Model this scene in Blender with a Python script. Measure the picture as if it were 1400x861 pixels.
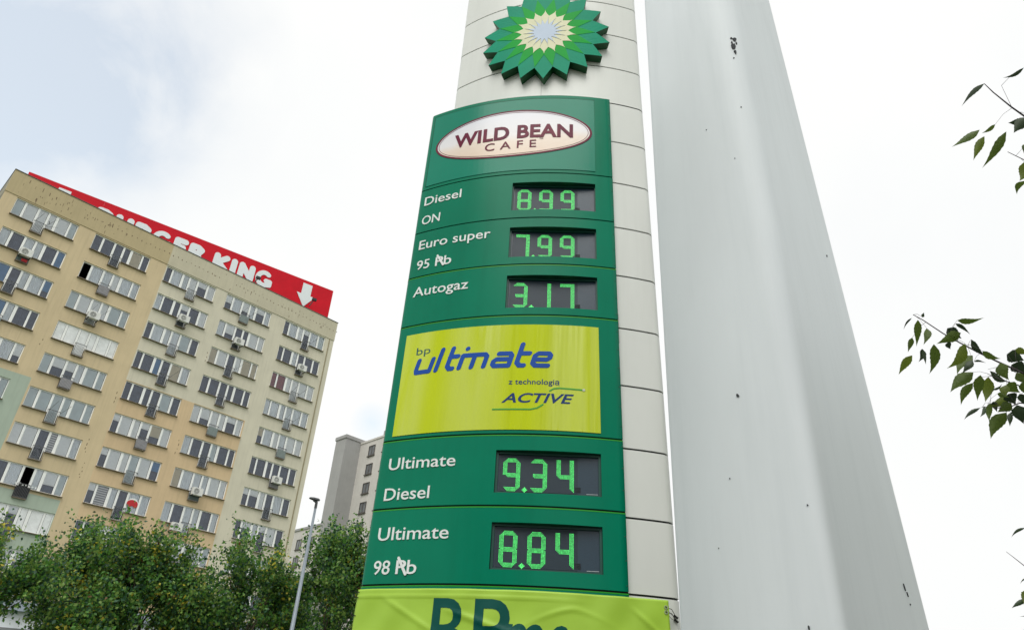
import bpy, math, random
import numpy as np
from mathutils import Vector, Matrix
S = bpy.context.scene
for o in list(bpy.data.objects): bpy.data.objects.remove(o)
COL = S.collection
random.seed(7); RNG = np.random.default_rng(11)

# ------------------------------------------------------------------ camera
CAMZ = 1.6
FPX = 993.2; PITCH = math.radians(30.529); ROLL = math.radians(3.7233)
fw = Vector((0, math.cos(PITCH), math.sin(PITCH))); up0 = Vector((0, -math.sin(PITCH), math.cos(PITCH))); rt0 = Vector((1, 0, 0))
RT = math.cos(ROLL)*rt0 + math.sin(ROLL)*up0; UP = -math.sin(ROLL)*rt0 + math.cos(ROLL)*up0
cd = bpy.data.cameras.new('camera'); cam = bpy.data.objects.new('camera', cd); COL.objects.link(cam)
cd.sensor_width = 36; cd.lens = 36*FPX/1400; cd.clip_start = .05; cd.clip_end = 3000
M = Matrix((RT, UP, -fw)).transposed().to_4x4(); M.translation = Vector((0, 0, CAMZ)); cam.matrix_world = M
S.camera = cam
EYE = Vector((0, 0, CAMZ))
def ray(x, y):                       # direction of a sight line, used to survey where things stand
    return fw + (x-700)/FPX*RT - (y-430.5)/FPX*UP

# ------------------------------------------------------------------ world, sun, exposure
SUN_EL, SUN_AZ = math.radians(52), math.radians(-166)      # azimuth from +Y towards +X
sundir = Vector((math.sin(SUN_AZ)*math.cos(SUN_EL), math.cos(SUN_AZ)*math.cos(SUN_EL), math.sin(SUN_EL)))
W = bpy.data.worlds.new('World'); S.world = W; W.use_nodes = True
nt = W.node_tree; nt.nodes.clear()
def N(nt, t, **k):
    n = nt.nodes.new(t)
    for a, b in k.items(): setattr(n, a, b)
    return n
sky = N(nt, 'ShaderNodeTexSky', sky_type='NISHITA', sun_disc=False)
sky.sun_elevation = SUN_EL; sky.sun_rotation = SUN_AZ
tc = N(nt, 'ShaderNodeTexCoord')
def noise(nt, vec, scale, detail=4, rough=.5, dist=0.):
    n = N(nt, 'ShaderNodeTexNoise'); n.inputs['Scale'].default_value = scale; n.inputs['Detail'].default_value = detail
    n.inputs['Roughness'].default_value = rough; n.inputs['Distortion'].default_value = dist
    nt.links.new(vec, n.inputs['Vector']); return n
def math_(nt, op, a, b=None, c=None, clamp=False):
    n = N(nt, 'ShaderNodeMath', operation=op, use_clamp=clamp)
    for i, v in enumerate((a, b, c)):
        if v is None: continue
        if isinstance(v, (int, float)): n.inputs[i].default_value = v
        else: nt.links.new(v, n.inputs[i])
    return n.outputs[0]
def ramp(nt, fac, stops):
    r = N(nt, 'ShaderNodeValToRGB'); e = r.color_ramp.elements
    while len(e) < len(stops): e.new(.5)
    for i, (p, c) in enumerate(stops): e[i].position = p; e[i].color = (*c, 1) if len(c) == 3 else c
    nt.links.new(fac, r.inputs[0]); return r.outputs[0]
def blob(px, py, size):              # soft gap in the cloud deck round one direction
    d = ray(px, py).normalized()
    vm = N(nt, 'ShaderNodeVectorMath', operation='DISTANCE'); nt.links.new(tc.outputs['Generated'], vm.inputs[0]); vm.inputs[1].default_value = d
    return math_(nt, 'SUBTRACT', 1, math_(nt, 'DIVIDE', vm.outputs['Value'], size), clamp=True)
gap = math_(nt, 'ADD', math_(nt, 'MULTIPLY', blob(110, 60, .24), 1.35), math_(nt, 'MULTIPLY', blob(190, 130, .12), .85))
gap = math_(nt, 'ADD', gap, math_(nt, 'MULTIPLY', blob(508, 578, .03), 1.3)); gap = math_(nt, 'ADD', gap, math_(nt, 'MULTIPLY', blob(-250, 120, .3), 1.1))
n1 = noise(nt, tc.outputs['Generated'], 5.5, 6, .55, .4)
gap = math_(nt, 'MULTIPLY', gap, math_(nt, 'MULTIPLY_ADD', n1.outputs['Fac'], 2.6, -.62, clamp=True), clamp=True)
n2 = noise(nt, tc.outputs['Generated'], 2.3, 5, .5)
cl = ramp(nt, n2.outputs['Fac'], [(.3, (.95, .965, .97)), (.5, (.985, .995, .99)), (.7, (1.02, 1.015, 1.0))])
hz = N(nt, 'ShaderNodeBrightContrast'); nt.links.new(sky.outputs[0], hz.inputs[0])
skm = N(nt, 'ShaderNodeMix', data_type='RGBA', blend_type='MULTIPLY'); skm.inputs[0].default_value = 1
nt.links.new(sky.outputs[0], skm.inputs[6]); skm.inputs[7].default_value = (3.5, 3.15, 2.5, 1)
clm = N(nt, 'ShaderNodeMix', data_type='RGBA', blend_type='MULTIPLY'); clm.inputs[0].default_value = 1
nt.links.new(cl, clm.inputs[6]); CB = 9.35; clm.inputs[7].default_value = (CB, CB, CB, 1)
mx = N(nt, 'ShaderNodeMix', data_type='RGBA'); nt.links.new(math_(nt, 'MULTIPLY', gap, .5), mx.inputs[0])
nt.links.new(clm.outputs[2], mx.inputs[6]); nt.links.new(skm.outputs[2], mx.inputs[7])
bg = N(nt, 'ShaderNodeBackground'); bg.inputs[1].default_value = .1; nt.links.new(mx.outputs[2], bg.inputs[0])
wo = N(nt, 'ShaderNodeOutputWorld'); nt.links.new(bg.outputs[0], wo.inputs[0])
sl = bpy.data.lights.new('sun', 'SUN'); sl.energy = 1.5; sl.angle = math.radians(40); sl.color = (1, .965, .91)
so = bpy.data.objects.new('sun', sl); COL.objects.link(so); so.rotation_euler = (-sundir).to_track_quat('-Z', 'Y').to_euler(); so.location = (0, -20, 40)
S.view_settings.view_transform = 'Standard'; S.view_settings.look = 'None'; S.view_settings.exposure = 0.10; S.view_settings.gamma = 1
S.cycles.max_bounces = 8; S.cycles.transparent_max_bounces = 12

# ------------------------------------------------------------------ helpers
def srgb(r, g, b):
    f = lambda c: (c/255/12.92) if c/255 <= .04045 else ((c/255+.055)/1.055)**2.4
    return (f(r), f(g), f(b))
MATS = {}
def mat(name, col=(.5, .5, .5), rough=.6, var=.0, vscale=4., bump=0., bscale=20., metal=0., spec=.5, col2=None, stretch=(1, 1, 1), emit=None, estr=1., coat=0., transl=0., streak=0., streakcol=None):
    if name in MATS: return MATS[name]
    m = bpy.data.materials.new(name); m.use_nodes = True; t = m.node_tree; p = t.nodes['Principled BSDF']; MATS[name] = m
    p.inputs['Base Color'].default_value = (*col, 1); p.inputs['Roughness'].default_value = rough; p.inputs['Metallic'].default_value = metal
    p.inputs['Specular IOR Level'].default_value = spec; p.inputs['Coat Weight'].default_value = coat; p.inputs['Coat Roughness'].default_value = .08
    if emit: p.inputs['Emission Color'].default_value = (*emit, 1); p.inputs['Emission Strength'].default_value = estr
    g = N(t, 'ShaderNodeNewGeometry'); mp = N(t, 'ShaderNodeMapping'); mp.inputs['Scale'].default_value = stretch; t.links.new(g.outputs['Position'], mp.inputs[0])
    if var or col2:
        n = noise(t, mp.outputs[0], vscale, 6, .6)
        c2 = col2 or tuple(max(0, c*(1-var)) for c in col); c1 = col if col2 else tuple(min(1, c*(1+var)) for c in col)
        cr = ramp(t, n.outputs['Fac'], [(.35, c1), (.68, c2)])
        if streak:
            mp2 = N(t, 'ShaderNodeMapping'); mp2.inputs['Scale'].default_value = (1.6, 1.6, .09); t.links.new(g.outputs['Position'], mp2.inputs[0])
            n3 = noise(t, mp2.outputs[0], 3.2, 6, .65)
            f = ramp(t, n3.outputs['Fac'], [(.48, (0, 0, 0)), (.72, (streak,)*3)])
            mm = N(t, 'ShaderNodeMix', data_type='RGBA'); t.links.new(f, mm.inputs[0]); t.links.new(cr, mm.inputs[6]); mm.inputs[7].default_value = (*(streakcol or (.1, .09, .08)), 1)
            cr = mm.outputs[2]
        t.links.new(cr, p.inputs['Base Color'])
    if bump:
        n = noise(t, mp.outputs[0], bscale, 5, .6); b = N(t, 'ShaderNodeBump'); b.inputs['Strength'].default_value = bump; b.inputs['Distance'].default_value = .02
        t.links.new(n.outputs['Fac'], b.inputs['Height']); t.links.new(b.outputs[0], p.inputs['Normal'])
    if transl:
        tr = N(t, 'ShaderNodeBsdfTranslucent'); tr.inputs[0].default_value = (*[c*1.6 for c in (col2 or col)], 1)
        ms = N(t, 'ShaderNodeMixShader'); ms.inputs[0].default_value = transl; out = t.nodes['Material Output']
        t.links.new(p.outputs[0], ms.inputs[1]); t.links.new(tr.outputs[0], ms.inputs[2]); t.links.new(ms.outputs[0], out.inputs[0])
    return m

def link(name, me, parent=None, mats=(), smooth=False):
    o = bpy.data.objects.new(name, me); COL.objects.link(o)
    if parent: o.parent = parent
    if mats:
        for m in (mats if isinstance(mats, (list, tuple)) else [mats]): me.materials.append(m)
    if smooth: me.polygons.foreach_set('use_smooth', [True]*len(me.polygons))
    return o
class MB:
    def __init__(s): s.v = []; s.f = []; s.mi = []; s.T = None
    def add(s, vs, fs, mi=0):
        b = len(s.v); s.v += [tuple(v) for v in vs]; s.f += [tuple(b+i for i in f) for f in fs]; s.mi += [mi]*len(fs); return s
    def box(s, a, b, mi=0, T=None):
        (x0, y0, z0), (x1, y1, z1) = a, b
        vs = [(x0,y0,z0),(x1,y0,z0),(x1,y1,z0),(x0,y1,z0),(x0,y0,z1),(x1,y0,z1),(x1,y1,z1),(x0,y1,z1)]
        if T: vs = [T(*v) for v in vs]
        return s.add(vs, [(0,3,2,1),(4,5,6,7),(0,1,5,4),(1,2,6,5),(2,3,7,6),(3,0,4,7)], mi)
    def tube(s, pts, rad, n=8, mi=0, cap=True):
        pts = [Vector(p) for p in pts]; rs = rad if isinstance(rad, (list, tuple)) else [rad]*len(pts)
        b = len(s.v); prev = None
        for i, p in enumerate(pts):
            d = (pts[min(i+1, len(pts)-1)]-pts[max(i-1, 0)]).normalized()
            a = Vector((0, 0, 1)) if abs(d.z) < .9 else Vector((1, 0, 0))
            if prev is not None: a = prev
            u = d.cross(a).normalized(); w = u.cross(d).normalized(); prev = w
            for k in range(n):
                t = 2*math.pi*k/n; s.v.append(tuple(p+rs[i]*(math.cos(t)*u+math.sin(t)*w)))
        for i in range(len(pts)-1):
            for k in range(n):
                s.f.append((b+i*n+k, b+i*n+(k+1) % n, b+(i+1)*n+(k+1) % n, b+(i+1)*n+k)); s.mi.append(mi)
        if cap: s.f.append(tuple(b+k for k in range(n))[::-1]); s.mi.append(mi); s.f.append(tuple(b+(len(pts)-1)*n+k for k in range(n))); s.mi.append(mi)
        return s
    def build(s, name, mats, parent=None, smooth=False, recalc=False):
        me = bpy.data.meshes.new(name); me.from_pydata(s.v, [], s.f); o = link(name, me, parent, mats)
        if max(s.mi, default=0) > 0: me.polygons.foreach_set('material_index', s.mi)
        if smooth: me.polygons.foreach_set('use_smooth', [True]*len(me.polygons))
        if recalc:
            import bmesh
            bm = bmesh.new(); bm.from_mesh(me); bmesh.ops.recalc_face_normals(bm, faces=bm.faces[:]); bm.to_mesh(me); bm.free()
        me.update(); return o
def tag(o, label=None, cat=None, group=None, kind=None):
    if label: o['label'] = label
    if cat: o['category'] = cat
    if group: o['group'] = group
    if kind: o['kind'] = kind
    return o
def empty(name, loc=(0, 0, 0), label=None, cat=None, group=None):
    o = bpy.data.objects.new(name, None); COL.objects.link(o); o.location = loc; o.empty_display_size = .3
    return tag(o, label, cat, group)
class Off:                            # things are built in world metres; their parts hang under an Empty at the base
    pass
def adopt(root):                      # move the root to its base without moving the parts
    for c in root.children: c.matrix_parent_inverse = Matrix.Translation(-Vector(root.location))
def adopt_all(root):
    for c in root.children: c.matrix_parent_inverse = Matrix.Translation(-Vector(root.location))

# text as flat mesh coordinates
def text_mesh(s, offset=0., spacing=1.):
    cu = bpy.data.curves.new('t', 'FONT'); cu.body = s; cu.offset = offset; cu.space_character = spacing; cu.resolution_u = 4; cu.size = 1
    o = bpy.data.objects.new('t', cu); COL.objects.link(o); bpy.context.view_layer.update()
    dg = bpy.context.evaluated_depsgraph_get(); me = o.evaluated_get(dg).to_mesh()
    vs = np.array([v.co[:2] for v in me.vertices]); fs = [tuple(p.vertices) for p in me.polygons]
    fs = [f if (sum((vs[f[i]][0]*vs[f[(i+1) % len(f)]][1]-vs[f[(i+1) % len(f)]][0]*vs[f[i]][1]) for i in range(len(f)))) > 0 else f[::-1] for f in fs]
    bpy.data.objects.remove(o); bpy.data.curves.remove(cu)
    return vs, fs
CAP = None
def cap_height(offset):
    v, _ = text_mesh('H', offset); return v[:, 1].min(), v[:, 1].max()
def text_fit(s, x0, x1, base, cap, offset=0., spacing=1., shear=0.):
    v, f = text_mesh(s, offset, spacing); lo, hi = cap_height(offset)
    x = (v[:, 0]-v[:, 0].min())/(np.ptp(v[:, 0]))*(x1-x0)+x0; y = (v[:, 1]-lo)/(hi-lo)*cap
    return np.stack([x+shear*y, y+base], 1), f
def thicken(vs2, fs, place, d0, d1):  # two layers + rim through place(x, y, depth)
    n = len(vs2); vs = [place(x, y, d1) for x, y in vs2]+[place(x, y, d0) for x, y in vs2]
    ed = {}
    for f in fs:
        for i in range(len(f)): ed[(f[i], f[(i+1) % len(f)])] = 1
    out = list(fs)
    for (a, b) in ed:
        if (b, a) not in ed: out.append((b, a, a+n, b+n))
    return vs, out
# strokes turned into a clean outline by marching squares
def strokes(lines, r, cell, dots=(), dotr=0, slant=0, polys=()):
    P = np.array([p for l in lines for p in l]+[d for d in dots]); R = max(r, dotr)+cell*2
    x0, y0 = P.min(0)-R; x1, y1 = P.max(0)+R
    xs = np.arange(x0, x1, cell); ys = np.arange(y0, y1, cell); X, Y = np.meshgrid(xs, ys, indexing='ij'); D = np.full(X.shape, 1e9)
    for l in lines:
        for (ax, ay), (bx, by) in zip(l[:-1], l[1:]):
            dx, dy = bx-ax, by-ay; L = dx*dx+dy*dy+1e-12; t = np.clip(((X-ax)*dx+(Y-ay)*dy)/L, 0, 1)
            D = np.minimum(D, np.hypot(X-ax-t*dx, Y-ay-t*dy)-r)
    for dx, dy in dots: D = np.minimum(D, np.hypot(X-dx, Y-dy)-dotr)
    V = -D; vid = {}; vs = []; fs = []
    def vert(key, x, y):
        if key not in vid: vid[key] = len(vs); vs.append((x, y))
        return vid[key]
    nx, ny = V.shape
    for i in range(nx-1):
        for j in range(ny-1):
            c = [(i, j), (i+1, j), (i+1, j+1), (i, j+1)]; val = [V[a] for a in c]
            if max(val) <= 0: continue
            poly = []
            for k in range(4):
                a, b = c[k], c[(k+1) % 4]; va, vb = val[k], val[(k+1) % 4]
                if va > 0: poly.append(vert(a, xs[a[0]], ys[a[1]]))
                if (va > 0) != (vb > 0):
                    t = va/(va-vb); key = (min(a, b), max(a, b))
                    poly.append(vert(key, xs[a[0]]+t*(xs[b[0]]-xs[a[0]]), ys[a[1]]+t*(ys[b[1]]-ys[a[1]])))
            if len(poly) > 2: fs.append(tuple(poly))
    v = np.array(vs); v[:, 0] += slant*v[:, 1]
    return v, fs
def arcpts(cx, cy, rx, ry, a0, a1, n=10):
    return [(cx+rx*math.cos(math.radians(a0+(a1-a0)*i/n)), cy+ry*math.sin(math.radians(a0+(a1-a0)*i/n))) for i in range(n+1)]

# ------------------------------------------------------------------ the ground
asph = mat('asphalt', (.055, .055, .058), .85, .25, 2., .5, 60)
conc = mat('pavement_concrete', (.30, .29, .27), .8, .18, 3., .3, 40)
grass_m = mat('turf', (.07, .11, .03), .9, .35, 1.5, .8, 30)
def sheet(name, pts, z, m, kind='structure'):
    b = MB(); b.add([(x, y, z) for x, y in pts], [tuple(range(len(pts)))]); return tag(b.build(name, m), kind=kind)
sheet('ground', [(-1500, -1500), (1500, -1500), (1500, 1500), (-1500, 1500)], -.02, grass_m)
sheet('forecourt', [(-14, -22), (22, -22), (22, 4.6), (-14, 4.6)], .0, asph)
sheet('road', [(-120, 12.5), (120, 12.5), (120, 20), (-120, 20)], .0, asph)
b = MB(); b.box((-14, 4.6, -.02), (22, 4.75, .12)); tag(b.build('kerb', conc), kind='structure')
b = MB(); b.box((-120, 20, -.02), (120, 20.15, .12)); b.box((-120, 20.15, -.02), (120, 22.5, .11)); tag(b.build('pavement', conc), kind='structure')
b = MB()
for i in range(30): b.add([(-118+8*i, 16.2, .004), (-114+8*i, 16.2, .004), (-114+8*i, 16.35, .004), (-118+8*i, 16.35, .004)], [(0, 1, 2, 3)])
tag(b.build('road_marking', mat('road_paint', (.75, .75, .72), .6)), kind='structure')

# ------------------------------------------------------------------ fuel price pylon
GC = (0.6348, 9.4257, 3.4965)        # centre and radius of the green front
WC = (0.6967, 8.6101, 2.6406)        # centre and radius of the white cladding
def drift(x, z): return -0.0155*(z-3.5)*min(max((x+1.18)/2.18, 0), 1.3)
def gp(u, z, d=0.):                  # point on the green front, d = how far proud; z above eye level
    t = u/GC[2]; r = GC[2]+d; x = GC[0]+r*math.sin(t); y = GC[1]-r*math.cos(t)
    return Vector((x+drift(x, z), y, z+CAMZ))
UL, UR = -1.80, .378
green = mat('green_panel_paint', srgb(0, 124, 94), .24, .06, 1.2, .02, 6., spec=.12, streak=.22, streakcol=srgb(0, 100, 74))
green2 = mat('green_inset_film', srgb(0, 132, 106), .2, .05, 1.2, .02, 6., spec=.2)
dark_gap = mat('dark_joint', (.006, .012, .008), .8)
lime_trim = mat('bright_green_trim', srgb(10, 150, 15), .4)
white_clad = mat('white_cladding', srgb(226, 229, 224), .38, .035, 1.3, .02, 8, streak=.12, streakcol=(.42, .42, .38), stretch=(1, 1, .4))
white_lab = mat('white_lettering', (.82, .85, .84), .4, .05, 30)
pyl = empty('fuel_price_sign', (.3, 6.3, 0), 'tall curved petrol station price pylon with green panels on white cladding', 'price sign')
def left_round(z, d=0.):             # rounded left return of the green casing
    P = gp(UL, z, 0); t = UL/GC[2]; tx = Vector((math.cos(t), math.sin(t), 0)); nrm = Vector((math.sin(t), -math.cos(t), 0))
    c = P-nrm*.11; out = []
    for k in range(1, 8):
        a = math.radians(k*90/7*1.12); out.append(c+nrm*(.11+d)*math.cos(a)-tx*(.11+d)*math.sin(a)*.62)
    out.append(out[-1]-nrm*.28+tx*.04)
    return out
def casing(name, z0, z1, m, parent, hole=None, mi_trim=True):
    bb = MB(); us = sorted(set([UL+(UR-UL)*i/40 for i in range(41)]+(list(hole[:2]) if hole else [])))
    zs = sorted(set([z0, z1]+(list(hole[2:]) if hole else [])+[z0+(z1-z0)*.5]))
    def prof(z): return [p for p in left_round(z)][::-1]+[gp(u, z) for u in us]+[gp(UR, z, -.14)]
    nl = len(left_round(0)); rows = [prof(z) for z in zs]; n = len(rows[0]); vs = [p for r in rows for p in r]
    fs = []
    for j in range(len(zs)-1):
        for i in range(n-1):
            if hole and nl <= i < nl+len(us)-1:
                um = (us[i-nl]+us[i-nl+1])/2; zm = (zs[j]+zs[j+1])/2
                if hole[0] < um < hole[1] and hole[2] < zm < hole[3]: continue
            fs.append((j*n+i, j*n+i+1, (j+1)*n+i+1, (j+1)*n+i))
    bb.add(vs, fs)
    for k, z in ((0, z0), (1, z1)):      # turned-in lips at the top and bottom of each casing
        front = prof(z); back = [p-Vector((math.sin(0), -1, 0))*.05 for p in front]
        back = [Vector((p.x*.97+.3*.03, p.y+.06, p.z)) for p in front]
        bb.add(front+back, [((i, i+1, n+i+1, n+i) if k else (i+1, i, n+i, n+i+1)) for i in range(n-1)])
    o = bb.build(name, m, parent)
    me = o.data; me.polygons.foreach_set('use_smooth', [abs(p.normal.z) < .5 for p in me.polygons]); 
    return o
SEAM = [6.462, 5.296, 4.694, 4.111, 3.523, 2.32, 1.691, 1.063]
def strip_on(name, z0, z1, d, m, parent, full=True, mi=0):
    bb = MB(); us = [UL+(UR-UL)*i/40 for i in range(41)]
    rows = []
    for z in (z0, z1): rows.append((left_round(z, d)[::-1] if full else [])+[gp(u, z, d) for u in us]+[gp(UR, z, -.1)])
    n = len(rows[0]); bb.add(rows[0]+rows[1], [(i, i+1, n+i+1, n+i) for i in range(n-1)])
    bb.add([Vector((p.x, p.y, p.z)) for p in rows[0]]+[Vector((p.x, p.y+.03, p.z)) for p in rows[0]], [(i+1, i, n+i, n+i+1) for i in range(n-1)])
    return bb.build(name, m, parent, smooth=False)
def letters(s, u0, u1, base, cap, parent, m=None, offset=.005, spacing=1., shear=0., d=.0, th=.006, name='lettering', z_off=0.):
    v, f = text_fit(s, u0, u1, base, cap, offset, spacing, shear)
    vs, fs = thicken(v, f, lambda x, y, dd: gp(x, y, dd), d+.0005, d+th)
    bb = MB(); bb.add(vs, fs); return bb.build(name, m or white_lab, parent)
def shape_on(v, f, parent, m, d0, d1, name):
    vs, fs = thicken(v, f, lambda x, y, dd: gp(x, y, dd), d0, d1); bb = MB(); bb.add(vs, fs); return bb.build(name, m, parent)
def patch(u0, u1, z0, z1, d0, d1, m, parent, name, nu=30, nz=6):
    xs = [u0+(u1-u0)*i/nu for i in range(nu+1)]; ys = [z0+(z1-z0)*j/nz for j in range(nz+1)]
    v = np.array([(x, y) for x in xs for y in ys]); f = [(i*(nz+1)+j, (i+1)*(nz+1)+j, (i+1)*(nz+1)+j+1, i*(nz+1)+j+1) for i in range(nu) for j in range(nz)]
    return shape_on(v, f, parent, m, d0, d1, name)
JOINT = .014
# LED displays
screen_m = mat('led_screen', srgb(36, 60, 76), .3, .12, 60., .1, 300, stretch=(1, 1, 3))
screen_d = mat('led_matrix_field', srgb(20, 44, 58), .4, .2, 90, .2, 300, stretch=(1, 1, 4))
led = mat('green_led', (.03, .35, .08), .4, emit=srgb(84, 232, 112), estr=1.2)
t = led.node_tree; g = N(t, 'ShaderNodeNewGeometry'); nn = noise(t, g.outputs['Position'], 75, 2, .6)
t.links.new(math_(t, 'MULTIPLY_ADD', nn.outputs['Fac'], 2.6, -.2), t.nodes['Principled BSDF'].inputs['Emission Strength'])
led_grey = mat('screen_print', (.45, .5, .52), .5)
SEG = {'0': 'abcdef', '1': 'bc', '2': 'abged', '3': 'abgcd', '4': 'fgbc', '5': 'afgcd', '6': 'afgedc', '7': 'abc', '8': 'abcdefg', '9': 'abcdfg'}
def digit_cells(ch):
    Wd, Hd, k = 16, 31, 4; on = set(); segs = SEG[ch]
    R = {'a': (0, Wd, Hd-k, Hd), 'd': (0, Wd, 0, k), 'g': (k-1, Wd-k+1, 13, 17), 'b': (Wd-k, Wd, 15, Hd), 'c': (Wd-k, Wd, 0, 16), 'f': (0, k, 15, Hd), 'e': (0, k, 0, 16)}
    if ch in '7': R['a'] = (1, Wd, Hd-k, Hd)
    if ch == '4': R['g'] = (2, Wd-k+1, 13, 17)
    for sg in segs:
        a, b_, c, d = R[sg]
        for i in range(a, b_):
            for j in range(c, d): on.add((i, j))
    hasb = 'b' in segs; hasf = 'f' in segs; hase = 'e' in segs
    def cut(i, j):
        if ch in '147': return False if not (ch == '4' and i+(j-13) < 3 and j < 16) else True
        cc = 4
        if i+(Hd-1-j) < cc or (Wd-1-i)+(Hd-1-j) < cc or i+j < cc or (Wd-1-i)+j < cc: return True
        if ch in '93' and i < 6 and j in (13, 14) and i+(j-13) < 4: return True
        if ch == '8' and j == 15 and (i == 0 or i == Wd-1): return True
        return False
    return [(i, j) for (i, j) in on if not cut(i, j)]
def flat_frame(zc, u0=-.71, u1=.183):      # the flat screen stands behind the curved front, on the chord
    A = gp(u0, zc, -.055); B_ = gp(u1, zc, -.055); return A, B_
def display(panel, digits, ztop, zbot):
    ztop += 0; A, B_ = flat_frame(0); ux = (B_-A).normalized(); L = (B_-A).length; nrm = Vector((ux.y, -ux.x, 0))
    if nrm.y > 0: nrm = -nrm
    def fp(s, z, d=0.): 
        p = A+ux*s+nrm*d; zz = z; dx = drift(.3, z)-drift(.3, 0); return Vector((p.x+dx, p.y, z+CAMZ))
    b = MB(); ft = [gp(-.71+.893*i/12, ztop) for i in range(13)]; fb = [gp(-.71+.893*i/12, zbot) for i in range(13)]
    bt = [fp(L*i/12, ztop-.004) for i in range(13)]; bo = [fp(L*i/12, zbot+.004) for i in range(13)]
    b.add(ft+bt, [(i, i+1, 13+i+1, 13+i) for i in range(12)]); b.add(fb+bo, [(i+1, i, 13+i, 13+i+1) for i in range(12)])
    b.add([ft[0], bt[0], bo[0], fb[0]], [(0, 1, 2, 3)]); b.add([ft[-1], bt[-1], bo[-1], fb[-1]], [(3, 2, 1, 0)])
    b.build('display_recess', mat('recess_green', srgb(0, 72, 55), .5), panel)
    # inner bezel and screen
    b = MB(); m_ = .012
    def ring(s0, s1, z0, z1, w, d0, d1):
        for a in ((s0, z0, s1, z0+w), (s0, z1-w, s1, z1), (s0, z0+w, s0+w, z1-w), (s1-w, z0+w, s1, z1-w)):
            b.box((a[0], a[1], d0), (a[2], a[3], d1), T=lambda x, y, z: fp(x, y, z))
    ring(0, L, zbot, ztop, .02, .0, .022); b.build('display_bezel', mat('bezel_green', srgb(8, 78, 66), .45), panel)
    b = MB(); b.box((0.001, zbot+.001, -.03), (L-.001, ztop-.001, .001), T=lambda x, y, z: fp(x, y, z)); b.build('display_screen', screen_m, panel)
    b = MB(); b.box((.035, zbot+.03, .002), (.70, ztop-.03, .0045), T=lambda x, y, z: fp(x, y, z)); b.build('led_field', screen_d, panel)
    Hh = .290; base = ztop-.052-Hh; pitch = Hh/31
    for k, ch in enumerate(digits):
        s0 = (.062, .292, .520)[k]; b = MB()
        for i, j in digit_cells(ch):
            x = s0+i*pitch; z = base+j*pitch
            b.add([fp(x+pitch*.2, z+pitch*.14, .008), fp(x+pitch*.8, z+pitch*.14, .008), fp(x+pitch*.8, z+pitch*.86, .008), fp(x+pitch*.2, z+pitch*.86, .008)], [(0, 1, 2, 3)])
        b.build('digit', led, panel)
    b = MB(); cx, cz = .2520, base+.016
    for di, dj in ((0, 0), (1, 0), (-1, 0), (0, 1), (0, -1), (2, 0), (-2, 0), (0, 2), (0, -2), (1, 1), (-1, -1), (1, -1), (-1, 1)):
        x = cx+di*pitch; z = cz+dj*pitch; q = pitch*.42
        b.add([fp(x-q, z-q, .008), fp(x+q, z-q, .008), fp(x+q, z+q, .008), fp(x-q, z+q, .008)], [(0, 1, 2, 3)])
    b.build('decimal_point', led, panel)
    b = MB(); b.box((L-.125, zbot+.030, .002), (L-.028, zbot+.0345, .003), T=lambda x, y, z: fp(x, y, z)); b.build('maker_strip', led_grey, panel)
    b = MB()
    for q in range(4): b.box((.675, zbot+.045+q*.012, .005), (.725, zbot+.050+q*.012, .007), T=lambda x, y, z: fp(x, y, z))
    b.build('vent_slots', mat('slot_black', (.01, .012, .015), .6), panel)
rows = [('8', '99', 1, 2), ('7', '99', 2, 3), ('3', '17', 3, 4), ('9', '34', 5, 6), ('8', '84', 6, 7)]
def pb(panel, u, base, cap):           # stuck-on correction: a thick diagonal over the two letters
    v, f = strokes([[(u, cap*1.12), (u+.078, -cap*.02)]], .0115, .003); v[:, 1] += base
    shape_on(v, f, panel, white_lab, .007, .011, 'sticker_stroke')
texts = {0: [('Diesel', -1.753, -1.292, 5.07, .117), ('ON', -1.752, -1.524, 4.803, .115)],
         1: [('Euro super', -1.74, -.914, 4.468, .115), ('95', -1.732, -1.578, 4.207, .112), ('Pb', -1.507, -1.322, 4.207, .112)],
         2: [('Autogaz', -1.727, -1.105, 3.869, .113)],
         3: [('Ultimate', -1.717, -1.065, 2.045, .108), ('Diesel', -1.72, -1.277, 1.77, .108)],
         4: [('Ultimate', -1.723, -1.066, 1.427, .108), ('98', -1.72, -1.563, 1.150, .110), ('Pb', -1.505, -1.317, 1.150, .110)]}
for k, (a, c, i, j) in enumerate(rows):
    p = casing('price_panel', SEAM[j]+JOINT, SEAM[i], green, pyl, hole=(-.71, .183, SEAM[i]-(.117, .113, .125, .14, .13)[k]-.372, SEAM[i]-(.117, .113, .125, .14, .13)[k]))
    zt = SEAM[i]-(.117, .113, .125, .14, .13)[k]; display(p, a+c, zt, zt-.372)
    for t in texts[k]: letters(*t[:3], t[3], t[4], p)
    if k in (1, 4): pb(p, -1.487, texts[k][2][3], .113)
# cafe panel
cp = casing('cafe_panel', SEAM[1]+JOINT, SEAM[0]+.02, green, pyl)
patch(-1.772, .187, 5.352, 6.424, .0005, .006, green2, cp, 'inset_sheet')
gv = [(-1.776, 5.348, .191, 5.352), (-1.776, 6.424, .191, 6.428), (-1.776, 5.352, -1.7725, 6.424), (.1875, 5.352, .191, 6.424)]
for i_, (a0, b0, a1, b1) in enumerate(gv[1:3]): patch(a0, a1, b0, b1, .0005, .0065, dark_gap, cp, 'inset_joint', 30, 2)
maroon = mat('maroon_print', srgb(100, 14, 52), .3, col2=srgb(122, 34, 58), vscale=2.5, spec=.15)
def ellipse(cu, cz, a0, b0, a1, b1, n=96):   # ring between two ellipses
    v = []; f = []
    for i in range(n):
        t = 2*math.pi*i/n; v += [(cu+a0*math.cos(t), cz+b0*math.sin(t)), (cu+a1*math.cos(t), cz+b1*math.sin(t))]
    for i in range(n): j = (i+1) % n; f.append((2*i, 2*i+1, 2*j+1, 2*j))
    return np.array(v), f
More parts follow.
